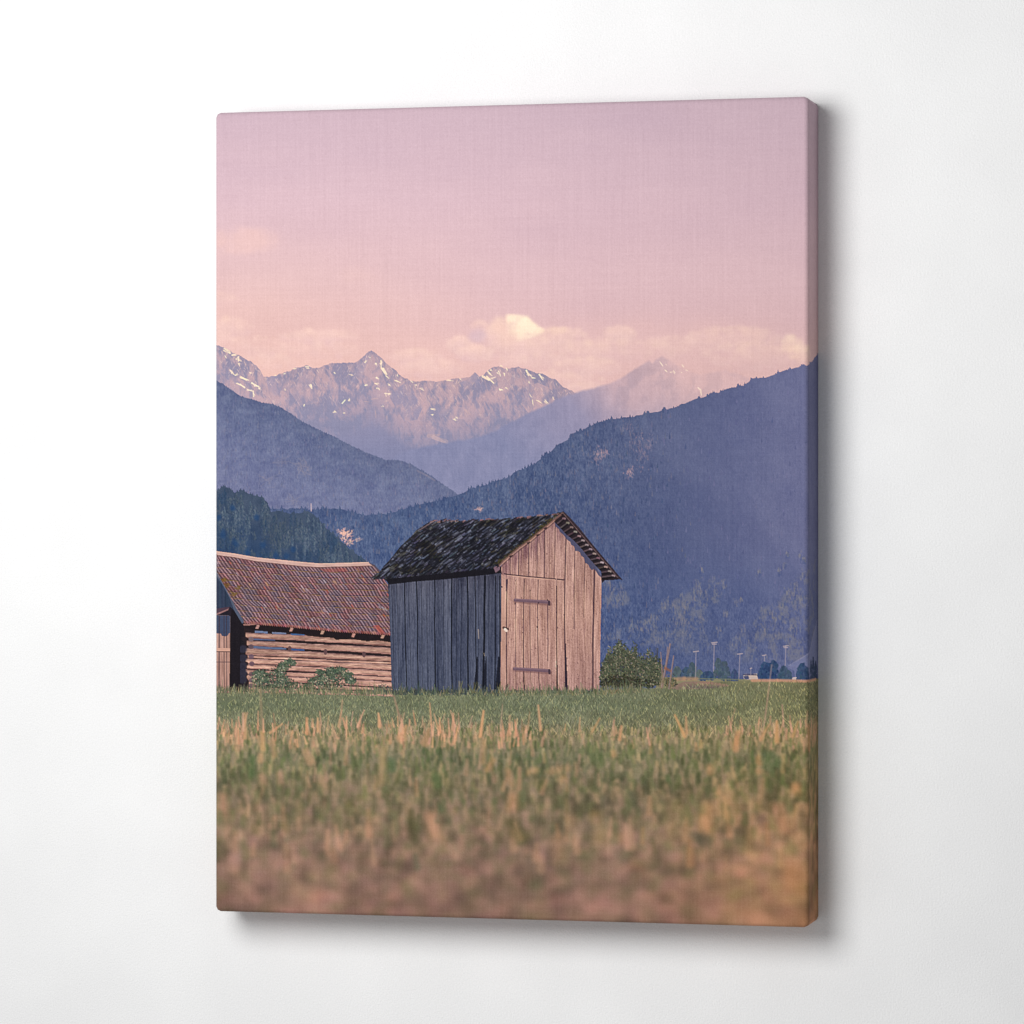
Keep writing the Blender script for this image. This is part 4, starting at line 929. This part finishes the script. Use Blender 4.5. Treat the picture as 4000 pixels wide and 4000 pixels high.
for y, kind, d in sorted(rows, key=lambda r: r[0]):
    t = np.clip((y - 2850) / 790, 0, 1)
    blur = 1.6 + 14 * t ** 1.2
    if kind == 1:
        p, w, c, a = d
        stroke(*p[0], *p[1], w * (.35 if y < 2945 else .85), w, c, min(a * 1.05, 1), max(1.8, min(blur * 1.1, w * .85)))
        continue
    x = d; px, py = M((x, y))[0]
    g = gcol(x, y); q = rng.random()
    big = float(fbm(np.array(x / 190.), np.array(y / 110.), 3, 124))
    if q < .34: c = g * rng.uniform(.62, .84) + np.array([-12, 0, -10]) * (1 - t)
    elif q < .60: c = g * np.array([.84, .97, .80]) + (big - .5) * 34 * np.array([1, .6, .5])
    elif q < .84: c = g * rng.uniform(1.04, 1.2) + np.array([8, 0, 4])
    else: c = g * 1.22 + np.array([30, 14, 6]) * (1 - .5 * t)
    c = c + (big - .5) * 40 * np.array([1, .75, .6])
    L = rng.uniform(3, 10) * (1 + 2.6 * t); w = rng.uniform(1.6, 3.8) * (1 + 4.6 * t)
    stroke(px, py, px + rng.normal(0, .15) * L, py - L, w, w * .6, jit(c, 5), rng.uniform(.34, .68) * (1 - .2 * t), blur * (.75 + .35 * t))
for y in np.sort(rng.uniform(2890, 3400, 330)):
    t = (y - 2850) / 790; x = rng.uniform(760, 3340); px, py = M((x, y))[0]
    L = rng.uniform(8, 24) * (1 + 1.4 * t); w = rng.uniform(2, 5.5) * (1 + 2.2 * t)
    st_ = rng.random() < .66
    if fbm(np.array(x / 110.), np.array(y / 50.), 2, 126) < .46: continue
    c = jit((214, 160, 128) if st_ else (84, 90, 62), 10) if x < 2500 else jit((222, 164, 116) if st_ else (92, 94, 56), 10)
    stroke(px, py, px + rng.normal(0, .18) * L, py - L, w, w * .5, c, rng.uniform(.18, .42), 1.5 + 6 * t)
# a few sharper stalks in the straw band drawn last
for s in SPEC:
    if max(s[2], s[4]) < 480:
        p = s[0]([(s[1], s[2]), (s[3], s[4])]); w = s[5] * .6315 * SC
        stroke(*p[0], *p[1], w * .2, w * .6, s[6], s[7] * .75, 1.9)
for _ in range(300):
    x = rng.choice([rng.uniform(1560, 2080), rng.uniform(2960, 3350), rng.uniform(850, 1250), rng.uniform(2080, 2900)], p=[.42, .3, .1, .18])
    y = rng.uniform(2850, 2925); px, py = M((x, y))[0]; L = rng.uniform(8, 30)
    if vn(np.array(x / 60.), np.array(.5), 123) < .5: continue
    stroke(px, py, px + rng.normal(0, .15) * L, py - L, rng.uniform(1.8, 4), .8, jit(STR[rng.integers(4)], 10), rng.uniform(.35, .75), 1.8)

ID[(ID == rid('meadow')) & (TY < 2600)] = rid('forested_slope')

# the photograph's own crispness in the focused part
def box3(a):
    b = a.copy()
    b[1:-1] = (a[:-2] + 2 * a[1:-1] + a[2:]) / 4
    c = b.copy(); c[:, 1:-1] = (b[:, :-2] + 2 * b[:, 1:-1] + b[:, 2:]) / 4
    return c


IMG = np.clip(IMG, 0, 255)
us = (.3 + .5 * sm(1250, 1400, TY) + .15 * sm(1950, 2250, TY)) * sm(2960, 2840, TY) + .12
IMG += (IMG - box3(box3(IMG))) * us[..., None]

# canvas grain: uneven warp and weft threads take the ink unevenly
col_t = rng.normal(0, 1, NX).astype(f32); row_t = rng.normal(0, 1, NY).astype(f32)
slub = fbm(XX / 1.1, YY / 55, 2, 130) - .5
slubh = fbm(XX / 45, YY / 1.1, 2, 132) - .5
gn = rng.normal(0, 1, (NY, NX)).astype(f32)
IMG += (slub * 7 + slubh * 4 + gn * 3.4 + col_t[None, :] * .7 + row_t[:, None] * .5)[..., None]

# sRGB -> linear ink
INK_GAIN = .875
lin = np.clip(IMG, 2, 255) / 255.
lin = np.where(lin <= .04045, lin / 12.92, ((lin + .055) / 1.055) ** 2.4).astype(f32) * INK_GAIN
lin = np.clip(lin, 0, .97)

# ================================================================== SCENE
scene = bpy.context.scene
coll = scene.collection


def link(o):
    coll.objects.link(o); return o


def mesh_object(name, co, quads, cols, mat, parent):
    me = bpy.data.meshes.new(name)
    me.vertices.add(len(co)); me.vertices.foreach_set('co', co.astype(f32).ravel())
    me.loops.add(quads.size); me.loops.foreach_set('vertex_index', quads.astype(np.int32).ravel())
    me.polygons.add(len(quads)); me.polygons.foreach_set('loop_start', np.arange(0, quads.size, 4, dtype=np.int32))
    me.update(calc_edges=True)
    at = me.color_attributes.new('ink', 'FLOAT_COLOR', 'POINT')
    at.data.foreach_set('color', np.c_[cols, np.ones(len(cols))].astype(f32).ravel())
    me.materials.append(mat)
    o = link(bpy.data.objects.new(name, me)); o.parent = parent
    return o


# ---- materials
def new_mat(name):
    m = bpy.data.materials.new(name); m.use_nodes = True
    return m, m.node_tree.nodes, m.node_tree.links, m.node_tree.nodes['Principled BSDF']


mat, N_, L_, B = new_mat('printed_canvas')
at = N_.new('ShaderNodeVertexColor'); at.layer_name = 'ink'
tc = N_.new('ShaderNodeTexCoord')
L_.new(at.outputs['Color'], B.inputs['Base Color'])
B.inputs['Roughness'].default_value = .85
B.inputs['Specular IOR Level'].default_value = .12
mp = N_.new('ShaderNodeMapping'); mp.inputs['Scale'].default_value = (1400, 1400, 420)
mq = N_.new('ShaderNodeMapping'); mq.inputs['Scale'].default_value = (420, 1400, 1400)
n1 = N_.new('ShaderNodeTexNoise'); n2 = N_.new('ShaderNodeTexNoise')
for n_, m_ in ((n1, mp), (n2, mq)):
    n_.inputs['Scale'].default_value = 1; n_.inputs['Detail'].default_value = 2
    L_.new(tc.outputs['Object'], m_.inputs['Vector']); L_.new(m_.outputs['Vector'], n_.inputs['Vector'])
ad = N_.new('ShaderNodeMath'); ad.operation = 'ADD'
L_.new(n1.outputs['Fac'], ad.inputs[0]); L_.new(n2.outputs['Fac'], ad.inputs[1])
bp = N_.new('ShaderNodeBump'); bp.inputs['Strength'].default_value = .35; bp.inputs['Distance'].default_value = .0004
L_.new(ad.outputs[0], bp.inputs['Height']); L_.new(bp.outputs['Normal'], B.inputs['Normal'])

wm, N_, L_, B = new_mat('white_plaster')
tc = N_.new('ShaderNodeTexCoord')
n1 = N_.new('ShaderNodeTexNoise'); n1.inputs['Scale'].default_value = 520; n1.inputs['Detail'].default_value = 4; n1.inputs['Roughness'].default_value = .65
n2 = N_.new('ShaderNodeTexNoise'); n2.inputs['Scale'].default_value = 9; n2.inputs['Detail'].default_value = 3
for n_ in (n1, n2): L_.new(tc.outputs['Object'], n_.inputs['Vector'])
rp = N_.new('ShaderNodeValToRGB')
rp.color_ramp.elements[0].position = .3; rp.color_ramp.elements[0].color = (.865, .865, .868, 1)
rp.color_ramp.elements[1].position = .7; rp.color_ramp.elements[1].color = (.905, .905, .907, 1)
n3 = N_.new('ShaderNodeTexNoise'); n3.inputs['Scale'].default_value = 850; n3.inputs['Detail'].default_value = 1
L_.new(tc.outputs['Object'], n3.inputs['Vector'])
gm = N_.new('ShaderNodeMapRange'); gm.inputs['From Min'].default_value = .25; gm.inputs['From Max'].default_value = .75
gm.inputs['To Min'].default_value = .945; gm.inputs['To Max'].default_value = 1.03
L_.new(n3.outputs['Fac'], gm.inputs['Value'])
sc_ = N_.new('ShaderNodeVectorMath'); sc_.operation = 'SCALE'
L_.new(n2.outputs['Fac'], rp.inputs['Fac']); L_.new(rp.outputs['Color'], sc_.inputs[0]); L_.new(gm.outputs['Result'], sc_.inputs['Scale'])
L_.new(sc_.outputs['Vector'], B.inputs['Base Color'])
B.inputs['Roughness'].default_value = .9; B.inputs['Specular IOR Level'].default_value = .1
bp = N_.new('ShaderNodeBump'); bp.inputs['Strength'].default_value = .5; bp.inputs['Distance'].default_value = .0016
L_.new(n1.outputs['Fac'], bp.inputs['Height']); L_.new(bp.outputs['Normal'], B.inputs['Normal'])

# ---- wall (front face at y = 0)
v = [(x, y, z) for y in (0, .2) for z in (-2.2, 2.2) for x in (-3, 3)]
me = bpy.data.meshes.new('wall')
me.from_pydata(v, [], [(0, 1, 3, 2), (5, 4, 6, 7), (4, 0, 2, 6), (1, 5, 7, 3), (2, 3, 7, 6), (4, 5, 1, 0)])
me.materials.append(wm)
wall = link(bpy.data.objects.new('wall', me)); wall['kind'] = 'structure'
wall['label'] = 'plain white finely grained wall behind the canvas print'

# ---- the canvas print
root = link(bpy.data.objects.new('canvas_print', None))
root.empty_display_size = .1
root['label'] = 'portrait stretched canvas print of a weathered hut under pink mountains on white wall'
root['category'] = 'canvas print'

# front sheet: a grid inset by the radius of the folded edge
MR = .0042
i0 = MG + int(round(MR / PITCH)); i1 = NX - MG - int(round(MR / PITCH)); j0 = MG + int(round(MR / PITCH)); j1 = NY - MG - int(round(MR / PITCH))
xs = (np.arange(i0, i1 + 1) - NX / 2) * PITCH; zs = (NY / 2 - np.arange(j0, j1 + 1)) * (H / ((NY - 2 * MG) * 1.0))
nx, ny = len(xs), len(zs)
gx, gz = np.meshgrid(xs, zs)
co = np.stack([gx, np.full_like(gx, -T), gz], -1).reshape(-1, 3)
cols = lin[j0:j1 + 1, i0:i1 + 1].reshape(-1, 3)
vi = np.arange(nx * ny).reshape(ny, nx)
quads = np.stack([vi[:-1, :-1], vi[1:, :-1], vi[1:, 1:], vi[:-1, 1:]], -1).reshape(-1, 4)
fid = ID[j0:j1, i0:i1].reshape(-1)

TREE = {   # part -> (name, label, sub-parts)
    'sky': ('printed_sky', None), 'cloud': ('printed_cloud', 'peach lit clouds over the peaks'), 'mountain_range': ('printed_mountain_range', 'hazy pink range with snow patches'),
    'forested_hill': ('printed_hill', 'blue hazy forested hill'), 'forested_slope': ('printed_forested_slope', 'large blue forested slope rising to the right'),
    'dark_wood': ('printed_wood', 'dark green wood behind the barn'), 'meadow': ('printed_meadow', 'green meadow with blurred straw in front'),
    'far_tree': ('printed_tree_line', None), 'far_building': ('printed_building', 'large pale roofed building at the right edge'), 'far_shed': ('printed_building', 'small low building by the trees'), 'bush': ('printed_bush', 'leafy bush beside the hut'),
    'shrub_a': ('printed_shrub', None), 'shrub_b': ('printed_shrub', None), 'post_a': ('printed_post', None), 'post_b': ('printed_post', None), 'post_c': ('printed_post', None),
    'hut/front_wall': ('printed_hut', 'weathered plank hut with its gable in warm sun'), 'hut/side_wall': ('side_wall', 'plank wall in blue shade'), 'hut/roof': ('roof', 'dark mossy shingle roof'), 'hut/door': ('door', None), 'hut/hinge_a': ('hinge', None), 'hut/hinge_b': ('hinge', None), 'hut/padlock': ('padlock', None),
    'barn/log_wall': ('printed_barn', 'log barn cut off by the left edge'), 'barn/roof': ('roof', 'reddish tiled roof'), 'barn/ridge_cap': ('ridge_cap', 'pale ridge capping'), 'barn/gable': ('gable', None), 'barn/verge_board': ('verge_board', None),
    'shed/wall': ('printed_shed', None), 'shed/roof': ('roof', None)}
HEAD = {'hut': 'hut/front_wall', 'barn': 'barn/log_wall', 'shed': 'shed/wall'}
made = {}


def build(key, parent):
    ids = fid == REG[key]
    if not ids.any(): return None
    q = quads[ids]
    u, inv = np.unique(q, return_inverse=True)
    nm, lb = TREE.get(key, ('printed_floodlight_mast', None))
    o = mesh_object(nm, co[u], inv.reshape(-1, 4), cols[u], mat, parent)
    if lb: o['label'] = lb
    made[key] = o
    return o


order = sorted(REG, key=lambda k: (k not in HEAD.values(), k))
for key in order:
    if '/' in key and key not in HEAD.values():
        build(key, made[HEAD[key.split('/')[0]]])
    elif key == 'cloud':
        continue
    else:
        build(key, root)
build('cloud', made['sky'])

# folded edge and sides: rings of vertices round the front sheet
loop = np.r_[np.c_[np.arange(nx), np.zeros(nx, int)], np.c_[np.full(ny - 1, nx - 1), np.arange(1, ny)],
             np.c_[np.arange(nx - 2, -1, -1), np.full(nx - 1, ny - 1)], np.c_[np.zeros(ny - 2, int), np.arange(ny - 2, 0, -1)]]
bx = xs[loop[:, 0]]; bz = zs[loop[:, 1]]
X1, Z1_ = xs[-1], zs[0]
onx = np.where(loop[:, 0] == nx - 1, 1, np.where(loop[:, 0] == 0, -1, 0)); onz = np.where(loop[:, 1] == 0, 1, np.where(loop[:, 1] == ny - 1, -1, 0))
ringco, ringcol = [], []
prof = [(MR * math.sin(a), MR * (1 - math.cos(a)), MR * a) for a in np.linspace(0, math.pi / 2, 7)]
prof += [(MR, d, MR * math.pi / 2 + d - MR) for d in np.linspace(MR, T, 30)[1:]]
RC = .0052
ex_, ez_ = W / 2 - X1, H / 2 - Z1_          # how far the outer box stands beyond the sheet
for e, d, s in prof:
    fr = e / MR
    px = bx + onx * ex_ * fr; pz = bz + onz * ez_ * fr
    Xo, Zo = X1 + ex_ * fr, Z1_ + ez_ * fr
    R_ = RC * fr
    if R_ > 0:
        du = Xo - np.abs(px); dv = Zo - np.abs(pz)
        m = (du < R_) & (dv < R_)
        # points on the sharp corner go onto its arc
        along = np.maximum(du, dv)
        ph = np.where(dv <= du, math.pi / 2 - (1 - along / R_) * math.pi / 4, (1 - along / R_) * math.pi / 4)
        ax = Xo - R_ + R_ * np.cos(ph); az = Zo - R_ + R_ * np.sin(ph)
        px = np.where(m, np.sign(px) * ax, px); pz = np.where(m, np.sign(pz) * az, pz)
    ringco.append(np.c_[px, np.full(len(px), -T + d), pz])
    iu = np.clip((loop[:, 0] + i0 + onx * s / PITCH).round().astype(int), 0, NX - 1); iv = np.clip((loop[:, 1] + j0 - onz * s / PITCH).round().astype(int), 0, NY - 1)
    ringcol.append(lin[iv, iu])
n = len(loop); nr = len(prof)
rv = np.arange(n * nr).reshape(nr, n)
nxt = np.roll(rv, -1, 1)
rq = np.stack([rv[:-1], nxt[:-1], nxt[1:], rv[1:]], -1).reshape(-1, 4)
edge = mesh_object('wrapped_edge', np.vstack(ringco), rq, np.vstack(ringcol), mat, root)
edge['label'] = 'picture wrapped round the sides of the stretcher'
edge.data.polygons.foreach_set('use_smooth', np.ones(len(rq), bool))

# ---- light: one large soft lamp up to the left, even fill from the white room
LP = np.array([-.40, -1.62, .42])
la = bpy.data.lights.new('soft_lamp', 'AREA'); la.shape = 'DISK'; la.size = 1.0; la.energy = 27.6; la.color = (1, .995, .985)
lo = link(bpy.data.objects.new('soft_lamp', la)); lo.location = LP
from mathutils import Vector
lo.rotation_euler = Vector(-LP).to_track_quat('-Z', 'Y').to_euler()
w = bpy.data.worlds.new('World'); scene.world = w; w.use_nodes = True
WN, WL = w.node_tree.nodes, w.node_tree.links
bg = WN['Background']; bg.inputs['Color'].default_value = (.985, .99, 1, 1)
wt = WN.new('ShaderNodeTexCoord'); wd = WN.new('ShaderNodeVectorMath'); wd.operation = 'DOT_PRODUCT'
wd.inputs[1].default_value = (-.17, 0, -.20)          # the room is darker to the right, paler towards its floor
wa = WN.new('ShaderNodeMath'); wa.operation = 'ADD'; wa.inputs[1].default_value = .35
WL.new(wt.outputs['Generated'], wd.inputs[0]); WL.new(wd.outputs['Value'], wa.inputs[0]); WL.new(wa.outputs[0], bg.inputs['Strength'])

# ---- camera
cam = bpy.data.cameras.new('camera'); co_ = link(bpy.data.objects.new('camera', cam))
co_.location = (0.864261, -3.530010, 0.0); co_.rotation_euler = (math.pi / 2, 0, 0.242332)
cam.sensor_width = 36; cam.lens = 36 * 14236.82 / 4000
cam.clip_start = .05; cam.clip_end = 100
scene.camera = co_
scene.render.resolution_x = scene.render.resolution_y = 1024
scene.view_settings.view_transform = 'Standard'; scene.view_settings.look = 'None'
scene.view_settings.exposure = 0; scene.view_settings.gamma = 1
